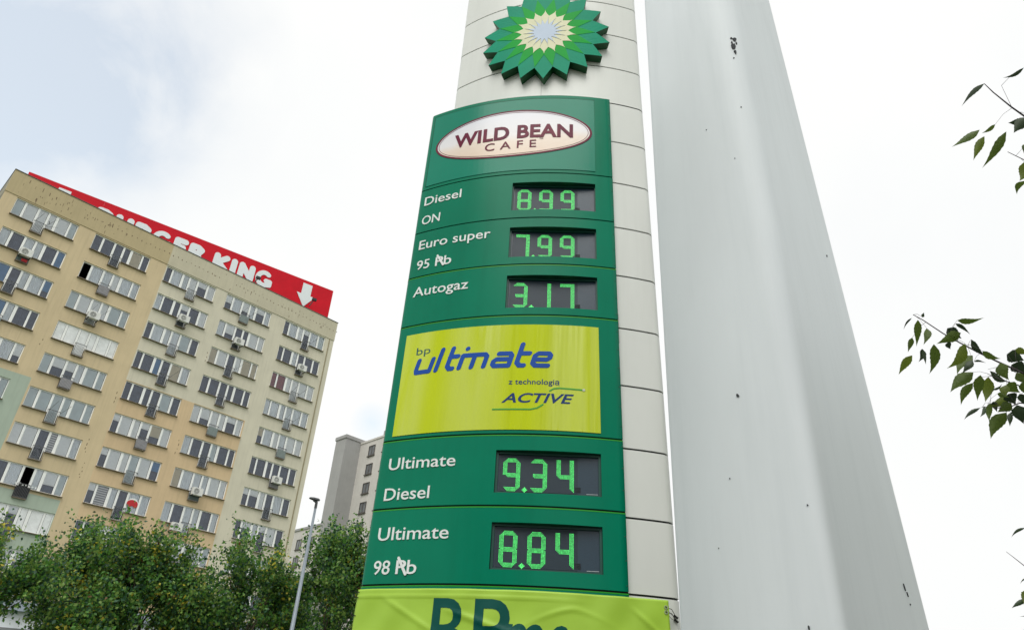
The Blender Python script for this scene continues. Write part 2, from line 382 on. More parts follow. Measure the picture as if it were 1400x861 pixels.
def ellipse_fill(cu, cz, a, b_, n=96, rings=8):
    v = [(cu, cz)]; f = []
    for r in range(1, rings+1):
        for i in range(n): t = 2*math.pi*i/n; v.append((cu+a*r/rings*math.cos(t), cz+b_*r/rings*math.sin(t)))
    for i in range(n): f.append((0, 1+i, 1+(i+1) % n))
    for r in range(rings-1):
        for i in range(n): a0 = 1+r*n+i; a1 = 1+r*n+(i+1) % n; f.append((a0, a0+n, a1+n, a1))
    return np.array(v), f
cream = mat('oval_cream_film', (.8, .74, .66), .25)
t = cream.node_tree; g = N(t, 'ShaderNodeNewGeometry'); sp = N(t, 'ShaderNodeSeparateXYZ'); t.links.new(g.outputs['Position'], sp.inputs[0])
nn = noise(t, g.outputs['Position'], 2.2, 4); zz = math_(t, 'ADD', sp.outputs[2], math_(t, 'MULTIPLY', nn.outputs['Fac'], .25))
mr = N(t, 'ShaderNodeMapRange'); t.links.new(zz, mr.inputs[0]); mr.inputs[1].default_value = 7.32; mr.inputs[2].default_value = 7.90
t.links.new(ramp(t, mr.outputs[0], [(0, srgb(232, 208, 186)), (.35, srgb(238, 222, 206)), (.55, srgb(238, 236, 238)), (1, srgb(230, 232, 240))]), t.nodes['Principled BSDF'].inputs['Base Color'])
OU, OZ = -.772, 5.905
v, f = ellipse_fill(OU, OZ, .915, .338); shape_on(v, f, cp, cream, .0065, .0095, 'oval_sign')
v, f = ellipse(OU, OZ, .905, .330, .930, .350); shape_on(v, f, cp, maroon, .0075, .011, 'oval_border')
v, f = ellipse(OU, OZ, .884, .312, .889, .317); shape_on(v, f, cp, maroon, .010, .0115, 'oval_line')
def latin(s, u0, u1, base, cap, rad, cell=.004, slant=0.):     # heavy humanist capitals from strokes
    return None
letters('WILD BEAN', -1.455, -.058, 5.815, .20, cp, maroon, offset=.032, d=.0095, th=.004, spacing=1.02)
letters('C A F E', -1.06, -.47, 5.672, .108, cp, maroon, offset=.006, d=.0095, th=.004, spacing=1.05)
letters('TM', -.435, -.395, 5.785, .02, cp, maroon, offset=0., d=.0095, th=.003)
# ultimate panel
up_ = casing('ultimate_panel', SEAM[5]+JOINT, SEAM[4], green, pyl)
lime = mat('lime_film', srgb(196, 212, 4), .2, .03, .8, spec=.6)
t = lime.node_tree; g = N(t, 'ShaderNodeNewGeometry'); mp = N(t, 'ShaderNodeMapping'); mp.inputs['Scale'].default_value = (3.2, 1, .18); t.links.new(g.outputs['Position'], mp.inputs[0])
nn = noise(t, mp.outputs[0], 1.4, 3, .5); bp_ = N(t, 'ShaderNodeBump'); bp_.inputs['Strength'].default_value = .9; bp_.inputs['Distance'].default_value = .06
t.links.new(nn.outputs['Fac'], bp_.inputs['Height']); t.links.new(bp_.outputs[0], t.nodes['Principled BSDF'].inputs['Normal']); t.links.new(bp_.outputs[0], t.nodes['Principled BSDF'].inputs['Coat Normal'])
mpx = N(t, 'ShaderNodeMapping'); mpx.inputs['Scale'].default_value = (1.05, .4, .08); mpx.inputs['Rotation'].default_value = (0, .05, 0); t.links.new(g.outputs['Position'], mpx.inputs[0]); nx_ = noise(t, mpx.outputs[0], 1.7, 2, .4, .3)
t.links.new(ramp(t, nx_.outputs['Fac'], [(.36, (.15,)*3), (.47, (.6,)*3), (.52, (.75,)*3), (.575, (.3,)*3), (.60, (.65,)*3), (.75, (.35,)*3)]), t.nodes['Principled BSDF'].inputs['Specular IOR Level'])  # soft vertical cloud reflections, put into the specular level as noise bands
t.nodes['Principled BSDF'].inputs['IOR'].default_value = 1.6
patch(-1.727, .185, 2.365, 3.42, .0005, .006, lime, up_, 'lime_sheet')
blue = mat('blue_print', srgb(0, 74, 168), .2, .10, 2.5, spec=.3); navy = mat('navy_print', srgb(18, 55, 112), .2, spec=.3); dkg = mat('dark_green_print', srgb(0, 84, 84), .25)
letters('bp', -1.584, -1.432, 3.180, .078, up_, dkg, offset=-.004, d=.006, th=.002)
letters('z technologią', -.634, -.176, 2.799, .052, up_, navy, offset=.008, d=.006, th=.002)
letters('ACTIVE', -.690, -.085, 2.620, .092, up_, navy, offset=.02, d=.006, th=.002, shear=.42)
XH, ST = .125, .0222; base = 2.988; sl_ = .27
def U(*ls, dots=(), dr=0): 
    v, f = strokes([[(x, y) for x, y in l] for l in ls], ST, .0034, dots=dots, dotr=dr, slant=sl_); v[:, 1] += base; shape_on(v, f, up_, blue, .0062, .009, 'ultimate_letter')
q = .03
def rr(x0, x1, y0, y1): pass
x = -1.572; w = .150
U([(x, XH), (x, q), (x+q*.4, 0), (x+w-q*.2, 0)], [(x+w, XH), (x+w, .0)])
x = -1.353; U([(x, 0), (x, .212)])
x = -1.247; U([(x+.002, .212), (x+.002, q), (x+q, 0), (x+.062, 0)], [(x, XH), (x+.078, XH)])
x = -1.118; U([(x, 0), (x, XH), (x+.215, XH), (x+.238, XH-.022), (x+.238, 0)], [(x+.119, 0), (x+.119, XH)], dots=[(x+.022, .196)], dr=.0225)
x = -.800; U([(x+.03, XH), (x+.135, XH), (x+.155, XH-.022), (x+.155, 0), (x+.02, 0), (x, .02), (x, .047), (x+.022, .067), (x+.155, .067)])
x = -.577; U([(x, .218), (x, q), (x+q, 0), (x+.07, 0)], [(x, XH), (x+.09, XH)])
x = -.430; U([(x+.143, 0), (x+.028, 0), (x, .025), (x, XH-.025), (x+.028, XH), (x+.122, XH), (x+.142, XH-.02), (x+.142, .082), (x+.12, .062), (x, .062)])
swg = mat('swoosh_green', srgb(60, 160, 40), .25)
for ln in ([(-.765, 2.556), (-.43, 2.556), (-.37, 2.57), (-.32, 2.604)], [(-.262, 2.738), (-.225, 2.762), (-.18, 2.768), (.035, 2.762)]):
    v, f = strokes([ln], .0068, .003); shape_on(v, f, up_, swg, .0062, .0085, 'swoosh')
v, f = strokes([[(.038, 2.762), (.042, 2.762)]], .011, .003); shape_on(v, f, up_, mat('pearl', (.6, .66, .5), .2), .0088, .011, 'swoosh_dot')
# joints
for i, z in enumerate(SEAM[1:]):
    strip_on('joint_shadow_gap', z+.001, z+JOINT-.001, -.012, dark_gap, pyl)
    if i > 1: strip_on('bright_trim', z-.011, z-.001, .0015, lime_trim, pyl)
strip_on('bottom_trim', SEAM[7]-.03, SEAM[7]-.012, -.004, lime_trim, pyl)
# dark green base casing behind the banner
casing('base_panel', -1.2, SEAM[7]-.001, green, pyl)
b = MB(); b.box((-1.0, 6.35, 0), (1.3, 6.75, .42)); b.build('plinth', conc, pyl)
# white oval body
def wprof(z, d=0., rear=True):
    a0, a1 = math.radians(-35.5), math.radians(14.8); out = []
    cx, cy, R = WC; R += d
    for i in range(33):
        a = a0+(a1-a0)*i/32; px_ = cx+R*math.sin(a); back = .17 if (z < 6.459 and px_ < .90) else 0.
        out.append((cx+(R-back)*math.sin(a), cy-(R-back)*math.cos(a)))
    # right nose, back, left nose
    ex, ey = out[-1]; tx, ty = math.cos(a1), math.sin(a1); r = .09+d
    c = (ex-(ty)*-1*0-math.sin(a1)*r, ey+math.cos(a1)*r)
    for k in range(1, 15):
        a = a1-math.pi/2+math.radians(k*160/14); out.append((c[0]+r*math.cos(a), c[1]+r*math.sin(a)))
    lx, ly = out[0]; r = .09+d; c2 = (lx-math.sin(a0)*r, ly+math.cos(a0)*r); left = []
    for k in range(14, 0, -1):
        a = a0-math.pi/2-math.radians(k*150/14); left.append((c2[0]+r*math.cos(a), c2[1]+r*math.sin(a)))
    # back: gentle curve between the noses
    A = out[-1]; B2 = left[0]
    for k in range(1, 10): 
        s = k/10; out.append((A[0]+(B2[0]-A[0])*s, A[1]+(B2[1]-A[1])*s+.25*math.sin(math.pi*s)))
    out += left
    return [Vector((x+drift(x, z), y, z+CAMZ)) for x, y in out]
def ring_part(z0, z1, name, m, d=0., parent=pyl, cap=True):
    bb = MB(); A, B2 = wprof(z0, d), wprof(z1, d); n = len(A)
    bb.add(A+B2, [(i, (i+1) % n, n+(i+1) % n, n+i) for i in range(n)])
    o = bb.build(name, m, parent, smooth=True)
    if cap:
        bb2 = MB(); 
    return o
zs = [1.066+.6*k for k in range(-4, 17)]
core = ring_part(zs[0]-.1, 6.40, 'core', mat('seam_black', (.012, .012, .013), .7), -.012); ring_part(6.462, zs[-1], 'core', MATS['seam_black'], -.012)
for k in range(len(zs)-1):
    z0, z1 = zs[k]+.0085, zs[k+1]-.0085
    bb = MB(); n = len(wprof(0))
    if z0 < 6.4 and z1 > 6.44: z1 = 6.4585
    for za, da, zb_, db in ((z0, -.012, z0, 0.), (z0, 0., z1, 0.), (z1, 0., z1, -.012)):
        bb.add(wprof(za, da)+wprof(zb_, db), [(i, (i+1) % n, n+(i+1) % n, n+i) for i in range(n)])
    if abs(z0-6.472) < .03 or (z0 > 6.4 and z0 < 6.5): bb.add(wprof(z0, 0.), [tuple(range(n))[::-1]])
    o = bb.build('cladding_panel', white_clad, pyl, smooth=True)
A = wprof(zs[-1]); bb = MB(); bb.add(A, [tuple(range(len(A)))]); bb.build('top_cap', white_clad, pyl)
# vertical hairline joints
def wpt(x, z, d=.001): y = WC[1]-math.sqrt((WC[2]+d)**2-(x-WC[0])**2); return Vector((x+drift(x, z), y, z+CAMZ))
for x_, za, zb in ((.20, 6.48, 7.05), (1.02, 3.30, 3.458), (1.02, 3.475, 3.62)):
    b = MB(); b.add([wpt(x_, za), wpt(x_+.003, za), wpt(x_+.003, zb), wpt(x_, zb)], [(0, 1, 2, 3)]); b.build('hairline_joint', mat('hairline_grey', srgb(120, 122, 118), .7), pyl)
b = MB()
for k in range(28):
    z = 1.12+k*.19
    if min(abs(z-q_) for q_ in SEAM) < .03: continue
    c = gp(UR-.012, z, .001); b.box((c.x-.004, c.y-.002, c.z-.004), (c.x+.004, c.y+.004, c.z+.004))
tag(b.build('rivets', mat('rivet_dark', (.02, .06, .045), .5), pyl), kind='stuff')
# sunburst emblem
em = empty('sunburst_emblem'); em.parent = pyl
EC = Vector((.195+drift(.2, 7.5), 5.875, 7.50+CAMZ)); ER = .822; EA = math.radians(-4)
ex_ = Vector((math.cos(EA), math.sin(EA), 0)); en = Vector((math.sin(EA), -math.cos(EA), 0))
EA0 = math.asin((.225-WC[0])/(WC[2]+.05))
def ep(x, y, d):
    r = WC[2]+.075+d; a = EA0+x/(WC[2]+.08); z = 7.535+y
    X = WC[0]+r*math.sin(a); return Vector((X+drift(X, z), WC[1]-r*math.cos(a), z+CAMZ))
def star(rt, rn, off, n=18, curve=0.):
    pts = []
    for k in range(n):
        a = math.radians(-90+20*k+off); b_ = a+math.radians(10)
        P = (rt*math.cos(a), rt*math.sin(a)); Q = (rn*math.cos(b_), rn*math.sin(b_)); a2 = a+math.radians(20); P2 = (rt*math.cos(a2), rt*math.sin(a2))
        pts.append(P)
        if curve:
            for s in (.33, .66):
                r = rt+(rn-rt)*s; aa = a+math.radians(10)*(s-curve*math.sin(math.pi*s)); pts.append((r*math.cos(aa), r*math.sin(aa)))
        pts.append(Q)
        if curve:
            for s in (.66, .33):
                r = rt+(rn-rt)*s; aa = a2-math.radians(10)*(s-curve*math.sin(math.pi*s)); pts.append((r*math.cos(aa), r*math.sin(aa)))
    return pts
def star_obj(name, pts, m, d0, d1, rim=None, parent=em):
    p2 = []
    for i in range(len(pts)):
        a, c = pts[i], pts[(i+1) % len(pts)]
        for k in range(3): p2.append((a[0]+(c[0]-a[0])*k/3, a[1]+(c[1]-a[1])*k/3))
    pts = p2; n = len(pts); NR = 8; bb = MB()
    vs = [ep(0, 0, d1)]+[ep(x*j/NR, y*j/NR, d1) for j in range(1, NR+1) for x, y in pts]
    bb.add(vs, [(0, 1+i, 1+(i+1) % n) for i in range(n)]+[(1+j*n+i, 1+(j+1)*n+i, 1+(j+1)*n+(i+1) % n, 1+j*n+(i+1) % n) for j in range(NR-1) for i in range(n)])
    bb.add([ep(x, y, d1) for x, y in pts]+[ep(x, y, d0) for x, y in pts], [(i, n+i, n+(i+1) % n, (i+1) % n) for i in range(n)], 1 if rim else 0)
    return bb.build(name, [m, rim] if rim else m, parent)
teal = mat('emblem_dark_green', srgb(0, 150, 116), .5, .06, 4, spec=.12); rimg = mat('emblem_rim', srgb(0, 84, 42), .5)
midg = mat('emblem_mid_green', srgb(0, 166, 56), .5, .05, 4, spec=.12); crm = mat('emblem_cream', srgb(226, 226, 190), .6, .04, 5); wht = mat('emblem_white', srgb(196, 212, 232), .6, .03, 5)
lnm = mat('emblem_outline', (.02, .03, .03), .6)
star_obj('outer_petals', star(ER, ER*.775, 0), teal, -.07, .03, rimg)
star_obj('middle_petals', star(ER*.765, ER*.50, 10), midg, .0301, .033)
star_obj('cream_petals', star(ER*.485, ER*.355, 0, curve=.25), crm, .0331, .036)
star_obj('petal_outline', star(ER*.335, ER*.165, 10, curve=.35), lnm, .0361, .0375)
star_obj('white_petals', star(ER*.322, ER*.160, 10, curve=.33), wht, .0376, .040)
em.parent = pyl
# loops where the banner is tied on, and the white fringe behind the emblem stay part of the sign
for c in list(pyl.children): c.matrix_parent_inverse = Matrix.Translation(-Vector(pyl.location))

# ------------------------------------------------------------------ banner
ban = empty('banner', (.2, 5.95, 1.2), 'lime green cloth banner tied round the foot of the price pylon', 'banner')
bm_ = mat('banner_vinyl', srgb(166, 205, 66), .42, .04, 2., spec=.4)
def bpnt(u, z, d=0.):
    # follows the green front, then bridges to the white cladding
    w = .010*math.sin(7*u+3.1*z*2.2)*math.sin(2.3*u+5*z)+.007*math.sin(19*u-13*z)*math.sin(4*z+u*3)
    w += .020*math.exp(-((z-.84+.30*(u+.9))/.022)**2)*max(0, min(1, (u+1.1)/.25))*max(0, min(1, (.25-u)/.3))
    w += .014*math.exp(-((z-.90+.55*(u+1.45))/.02)**2)*max(0, min(1, (u+1.62)/.15))*max(0, min(1, (-1.0-u)/.2))
    w += .018*math.exp(-((z-.98+.80*(u-.36))/.02)**2)*max(0, min(1, (u-.36)/.1))
    w += .012*math.exp(-((z-.915+.6*abs(u+.05)**1.5)/.016)**2)*math.exp(-((u+.1)/.25)**2)
    w += .010*math.exp(-((z-.975)/.006)**2)*max(0, min(1, (.1-u)/.5))
    d = d+.022+w*.6
    if u <= .38: return gp(u, z, d)
    A0 = gp(.38, z, 0); t = (u-.38)
    p = A0+Vector((t*.985, t*.09, 0)); return p+Vector((.06, -1, 0))*d
def btop(u): return 1.036-.045*max(0, (u-.38))*0
def grid_on(fn, us, zs, name, m, parent, smooth=True):
    n = len(zs); vs = [fn(u, z) for u in us for z in zs]
    fs = [(i*n+j, (i+1)*n+j, (i+1)*n+j+1, i*n+j+1) for i in range(len(us)-1) for j in range(n-1)]
    bb = MB(); bb.add(vs, fs); o = bb.build(name, m, parent, smooth=smooth); return o
us = np.linspace(-1.83, .69, 150); zz_ = np.linspace(-.55, 1.034, 110)
cl_ = grid_on(lambda u, z: bpnt(u, z), us, zz_, 'cloth', bm_, ban)
so_ = cl_.modifiers.new('thickness', 'SOLIDIFY'); so_.thickness = .002
bt = mat('banner_print', srgb(0, 80, 72), .45, spec=.2)
def btext(s, u0, u1, base, cap, offset, shear, spacing=1.):
    v, f = text_fit(s, u0, u1, base, cap, offset, spacing, shear)
    # cut the long faces so the print follows the folds
    import bmesh
    bm = bmesh.new(); vv = [bm.verts.new((x, y, 0)) for x, y in v]
    for q_ in f:
        try: bm.faces.new([vv[i] for i in q_])
        except ValueError: pass
    bmesh.ops.triangulate(bm, faces=bm.faces[:])
    for _ in range(5):
        e = [e_ for e_ in bm.edges if e_.calc_length() > .03]
        if not e: break
        bmesh.ops.subdivide_edges(bm, edges=e, cuts=1); bmesh.ops.triangulate(bm, faces=bm.faces[:])
    for w in bm.verts: w.co = bpnt(w.co.x, w.co.y, .0025)
    me = bpy.data.meshes.new('lettering'); bm.to_mesh(me); bm.free()
    o = link('lettering', me, ban, bt, True); return o
btext('B', -1.132, -.862, .50, .462, .010, .0); btext('P', -.797, -.525, .50, .462, .010, .0)
btext('m', -.60, -.30, .50, .425, .022, .15); btext('e', -.27, -.10, .50, .425, .022, .15)
rope = mat('black_tie', (.015, .015, .015), .7); eye_m = mat('grommet_metal', (.5, .5, .48), .35, metal=.9)
for z in (1.01, .97, .83, .68, .5):
    b = MB(); p = bpnt(-1.825, z, .004); L0 = left_round(z, .01)[3]
    b.tube([p+Vector((.012, -.003, 0)), p+Vector((-.008, -.012, .004)), L0+Vector((-.004, 0, .006)), L0+Vector((.0, .03, 0))], .0035, 6)
    b.tube([p+Vector((-.01, -.01, -.006)), p+Vector((-.028, -.014, .012))], .0045, 6); b.build('tie', rope, ban)
for z in (.98, .945, .80):
    b = MB(); c = bpnt(.665, z, .004); pts = [c+Vector((.012*math.cos(a), -.001, .012*math.sin(a))) for a in np.linspace(0, 2*math.pi, 13)]
    b.tube(pts, .003, 5, cap=False); b.build('grommet', eye_m, ban)
WR = wprof(.93, .004)[34]
for z0, z1 in ((.98, .93), (.945, .90), (.80, .76)):
    b = MB(); c = bpnt(.665, z0, .004); e = wprof(z1, .006)[33]; mid = (c+e)/2+Vector((0, -.02, .02))
    b.tube([c, mid, e, e+Vector((.03, .05, 0))], .0028, 6); b.tube([c, (c+e)/2+Vector((0, -.015, -.02)), e], .0016, 5)
    b.tube([e+Vector((-.02, -.01, .012)), e+Vector((.012, -.006, -.008))], .008, 6); b.build('tie', rope, ban)
adopt(ban)

# ------------------------------------------------------------------ big grey steel mast on the right
mast_m = mat('grey_mast_paint', srgb(225, 231, 235), .55, .03, .7, .03, 3, spec=.25, streak=.14, streakcol=srgb(190, 199, 204), stretch=(1, 1, .35))
mast = empty('steel_mast', (2.6, 8.0, 0), 'huge pale grey painted steel mast tapering upwards beside the price pylon', 'mast')
def pol(az, r): a = math.radians(az); return Vector((r*math.sin(a), r*math.cos(a), 0))
def mprof(z):                        # z above eye
    k = (z-1.2)/10.2
    A_ = pol(13.52, 8.37); B_ = pol(24.45-1.25*k, 7.72-.04*k); C_ = pol(29.62-1.95*k, 10.86-.25*k); D_ = C_+(A_-B_)*.98
    r = max(.05, .14+.42*max(0, k)); out = []
    P4 = [A_, B_, C_, D_]
    for i in range(4):
        p0, p1, p2 = P4[i-1], P4[i], P4[(i+1) % 4]; rr_ = r if i == 1 else .05
        a = (p0-p1).normalized(); c = (p2-p1).normalized(); n_ = 9 if i == 1 else 5
        for s in range(n_):
            t_ = s/(n_-1); out.append(p1+a*rr_*(1-t_)**2+c*rr_*t_**2)
        q0 = p1+c*rr_; q1 = p2-c*(r if (i+1) % 4 == 1 else .05)
        for f_ in (.01, .1, .3, .5, .7, .9, .99): out.append(q0.lerp(q1, f_))
    return [Vector((p.x, p.y, z+CAMZ)) for p in out]
b = MB(); zl = list(np.linspace(-1.6, 17, 32)); n = len(mprof(0)); b.add([p for z in zl for p in mprof(z)], [(j*n+i, j*n+(i+1) % n, (j+1)*n+(i+1) % n, (j+1)*n+i) for j in range(len(zl)-1) for i in range(n)])
b.add(mprof(17), [tuple(range(n))]); o = b.build('shaft', mast_m, mast, smooth=True)
b = MB(); b.box((1.6, 6.7, 0), (6.4, 11.2, .25)); b.build('footing', conc, mast)
chip_m = mat('bare_rust_chip', (.035, .04, .045), .8); patch_m = mat('repaint_patch', srgb(198, 208, 211), .3)
def on_mast(px, py):
    d = ray(px, py); best = None
    # find the face quad hit
    for j in range(0, 120):
        pass
    lo = None
    for t_ in np.linspace(5, 14, 1800):
        p = EYE+d*t_; q_ = mprof(p.z-CAMZ)
        # inside test
        ins = False; x, y = p.x, p.y
        for i in range(len(q_)):
            x1, y1, x2, y2 = q_[i].x, q_[i].y, q_[i-1].x, q_[i-1].y
            if (y1 > y) != (y2 > y) and x < (x2-x1)*(y-y1)/(y2-y1)+x1: ins = not ins
        if ins: return p
    return None
def chip(px, py, w, h, seed, ang=0.):
    rnd = random.Random(seed); c = on_mast(px, py)
    c1 = on_mast(px+6, py); 
    if c is None or c1 is None: return
    ex = (c1-c); ex.z = 0; ex.normalize(); nr = Vector((ex.y, -ex.x, 0)); 
    if nr.y > 0: nr = -nr
    k = (c-EYE).length/FPX; pts = []
    for i in range(9):
        a = 2*math.pi*i/9; r = rnd.uniform(.55, 1.1); x = math.cos(a)*w*.5*r*k; z = math.sin(a)*h*.5*r*k
        pts.append(c+ex*(x*math.cos(ang)-z*math.sin(ang))+Vector((0, 0, x*math.sin(ang)+z*math.cos(ang)))+nr*.012)
    b = MB(); back = [p-nr*.02 for p in pts]; b.add(pts+back, [tuple(range(9))]+[(i, 9+i, 9+(i+1) % 9, (i+1) % 9) for i in range(9)]); b.build('paint_chip', chip_m, mast)
for a in [(1004, 55, 7, 8, 1), (1002.5, 64, 5.5, 15, 2), (1005, 72, 4, 9, 3), (999.5, 53, 4, 4, 4), (1006.5, 60, 3, 5, 31), (1000.5, 59, 2.5, 5, 32), (1009, 541, 3.5, 6, 5, .3), (1050, 5, 2, 12, 6, .5), (1054, 12, 1.5, 6, 7, .5), (1013, 147, 2, 2, 8),
          (966, 178, 1.6, 1.6, 9), (1130, 350, 2.5, 4, 10), (1236, 803, 3, 9, 11, .4), (1240, 812, 2, 6, 12, .5), (1106, 858, 3, 6, 13), (998, 654, 1.6, 2, 14), (1104, 690, 2, 2, 15), (983, 749, 1.6, 1.6, 16), (1244, 826, 2.5, 2, 17), (887, 118, 1.6, 2, 18), (1005, 217, 1.2, 1.6, 19), (1003, 80, 2, 2, 20)]:
    chip(*a)
for c in mast.children: c.matrix_parent_inverse = Matrix.Translation(-Vector(mast.location))

# ------------------------------------------------------------------ tower block
AZF = math.radians(-44.7723); DF = 60.313
nF = Vector((math.sin(AZF), math.cos(AZF), 0)); tF = Vector((math.cos(AZF), -math.sin(AZF), 0))
def fp(s, z, d=0.): return nF*(DF-d)+tF*s+Vector((0, 0, z+CAMZ))     # d towards the viewer
S0, S1, ZTOP = 3.37, 34.12, 37.03
bld = empty('tower_block', tuple(fp(18, -CAMZ)), 'tall beige and grey panel built tower block with ribbon windows and red roof sign', 'apartment block')
def wallmat(name, r, g, b_): return mat(name, srgb(r, g, b_), .85, .05, .5, .25, 12, streak=.22, streakcol=tuple(c*.55 for c in srgb(r, g, b_)))
wm = [wallmat('render_beige', 208, 190, 154), wallmat('render_grey_beige', 211, 206, 186), wallmat('render_mint', 172, 186, 170), wallmat('render_ochre', 211, 187, 150), wallmat('render_weathered_parapet', 186, 171, 134), wallmat('render_parapet_grey', 197, 191, 168)]
XW = [(4.30, 8.96), (10.28, 14.95), (16.44, 21.12), (22.22, 26.92), (28.44, 33.12)]
LZ = 34.82; WH = 1.58; ROWS = 13
T1 = [(.015, .14), (.175, .345), (.38, .51), (.545, .64), (.685, .855), (.885, .985)]; T2 = [(1-b_, 1-a) for a, b_ in T1][::-1]
def door(ci): 
    w0, w1 = XW[ci]; w = w1-w0; a, b_ = (T1[2] if ci in (0, 1, 3) else T2[3]); return w0+(a-.025)*w, w0+(b_+.025)*w
sl = {S0, S1, 16.37, 27.0, 10.15, 14.97}
for ci in range(5): sl |= {XW[ci][0], XW[ci][1], *door(ci)}
zl = {-CAMZ, 34.93, 23.66, 21.4, 13.4}
for r in range(ROWS):
    z = LZ-2.8*r; zl |= {z, z-WH, z-WH-.72}
zl = {z for z in zl if z <= 34.93 and z >= -CAMZ}
sl = sorted(sl); zl = sorted(zl)
def solid(s, z):
    for ci in range(5):
        if XW[ci][0] < s < XW[ci][1]:
            for r in range(ROWS):
                t_ = LZ-2.8*r
                if t_-WH < z < t_: return False
                d0, d1 = door(ci)
                if t_-WH-.72 < z < t_-WH and d0 < s < d1: return False
    return True
def region(s, z):
    if (s < 10.15 and z < 21.4) or (s < 14.97 and z < 13.4): return 2
    if z > 23.66: return 1 if s > 16.37 else 0
    if s > 27.0: return 1
    if s > 22.0 and z < 23.66: return 3 if s > 22.22 else 3
    return 3 if s > 15.9 else 0
b = MB(); REC = .12
for i in range(len(sl)-1):
    for j in range(len(zl)-1):
        sm, zm = (sl[i]+sl[i+1])/2, (zl[j]+zl[j+1])/2
        if not solid(sm, zm): continue
        mi = region(sm, zm); a, c, lo, hi = sl[i], sl[i+1], zl[j], zl[j+1]
        b.add([fp(a, lo), fp(c, lo), fp(c, hi), fp(a, hi)], [(0, 1, 2, 3)], mi)
        if i+2 < len(sl) and not solid((sl[i+1]+sl[i+2])/2, zm): b.add([fp(c, lo), fp(c, lo, -REC), fp(c, hi, -REC), fp(c, hi)], [(0, 1, 2, 3)], mi)
        if i > 0 and not solid((sl[i-1]+sl[i])/2, zm): b.add([fp(a, lo), fp(a, lo, -REC), fp(a, hi, -REC), fp(a, hi)], [(3, 2, 1, 0)], mi)
        if j+2 < len(zl) and not solid(sm, (zl[j+1]+zl[j+2])/2): b.add([fp(a, hi), fp(c, hi), fp(c, hi, -REC), fp(a, hi, -REC)], [(0, 1, 2, 3)], mi)
        if j > 0 and not solid(sm, (zl[j-1]+zl[j])/2): b.add([fp(a, lo), fp(c, lo), fp(c, lo, -REC), fp(a, lo, -REC)], [(3, 2, 1, 0)], mi)
b.build('front_wall', wm, bld)
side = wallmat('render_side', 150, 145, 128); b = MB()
for s in (S0, S1): b.add([fp(s, -CAMZ), fp(s, -CAMZ, -13), fp(s, ZTOP-.3, -13), fp(s, ZTOP-.3)], [(0, 1, 2, 3)])
b.add([fp(S0, -CAMZ, -13), fp(S1, -CAMZ, -13), fp(S1, ZTOP-.3, -13), fp(S0, ZTOP-.3, -13)], [(0, 1, 2, 3)]); b.build('side_wall', side, bld)
b = MB(); b.add([fp(S0, 36.4), fp(S1, 36.4), fp(S1, 36.4, -13), fp(S0, 36.4, -13)], [(0, 1, 2, 3)]); b.build('roof', mat('roof_felt', (.06, .06, .065), .9, .2), bld)
# a dark shell behind the glass so that rooms read as rooms
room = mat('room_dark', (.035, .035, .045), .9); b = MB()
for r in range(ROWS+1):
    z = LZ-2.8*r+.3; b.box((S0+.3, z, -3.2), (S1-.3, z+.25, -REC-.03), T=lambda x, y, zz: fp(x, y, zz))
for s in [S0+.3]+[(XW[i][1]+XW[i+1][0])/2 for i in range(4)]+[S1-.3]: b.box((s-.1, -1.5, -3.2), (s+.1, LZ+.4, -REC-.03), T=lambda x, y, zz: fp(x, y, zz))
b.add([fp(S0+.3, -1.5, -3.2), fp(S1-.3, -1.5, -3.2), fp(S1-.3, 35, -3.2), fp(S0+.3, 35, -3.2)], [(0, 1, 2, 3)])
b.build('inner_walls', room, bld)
# parapet band
b = MB(); T = lambda x, y, z: fp(x, y, z)
b.box((S0-.02, 34.93, -.25), (16.37, ZTOP, .05), 0, T); b.box((16.37, 34.93, -.25), (S1+.02, ZTOP, .05), 1, T)
b.box((S0-.02, 34.93, -13.02), (S0+.23, ZTOP, -.251), 2, T); b.box((S1-.23, 34.93, -13.02), (S1+.02, ZTOP, -.251), 2, T)
b.build('parapet', [wm[4], wm[5], side], bld)
b = MB(); b.box((S0-.06, ZTOP, -.3), (S1+.06, ZTOP+.05, .10), 0, T); b.box((S0-.06, ZTOP, -13.1), (S0+.3, ZTOP+.05, -.301), 0, T); b.box((S1-.3, ZTOP, -13.1), (S1+.06, ZTOP+.05, -.301), 0, T)
b.build('parapet_flashing', mat('flashing', (.10, .10, .10), .5), bld)
b = MB(); rnd = random.Random(3)
for k in range(62):
    s = 9.2+k*.41+rnd.uniform(-.05, .05); z = 36.0+rnd.uniform(-.06, .06)
    if 21.5 < s < 22.5: continue
    h = rnd.uniform(.03, .075); b.box((s-.035, z-h, .05), (s+.035, z+h, .053), 0, T)
for k in range(70):
    s = rnd.uniform(4.2, 12.5) if k < 45 else rnd.uniform(20, 33); z = rnd.uniform(35.2, 36.7); h = rnd.uniform(.05, .22); b.box((s-.02, z-h, .0501), (s+rnd.uniform(.0, .03), z+h*rnd.random(), .0535), 0, T)
tag(b.build('parapet_blemishes', mat('rust_stain', (.17, .12, .075), .9), bld), kind='stuff')
b = MB(); b.box((33.55, -1.5, .0), (33.64, 34.92, .05), 0, T); b.build('downpipe', mat('downpipe_paint', srgb(150, 140, 112), .7), bld)
b = MB()
rnd = random.Random(8)
for (s, z0, z1) in ((15.35, 17.2, 18.4), (15.6, 15.3, 16.4), (22.05, 27.6, 28.6), (16.1, 21.5, 22.4), (21.9, 19.0, 20.3), (9.8, 24.0, 24.6)):
    z = z0
    while z < z1:
        h = rnd.uniform(.05, .2); s2 = s+rnd.uniform(-.06, .06); b.box((s2-.025, z, .0), (s2+.025, z+h, .003), 0, T); z += h+rnd.uniform(.1, .3)
tag(b.build('wall_blemishes', MATS['rust_stain'], bld), kind='stuff')
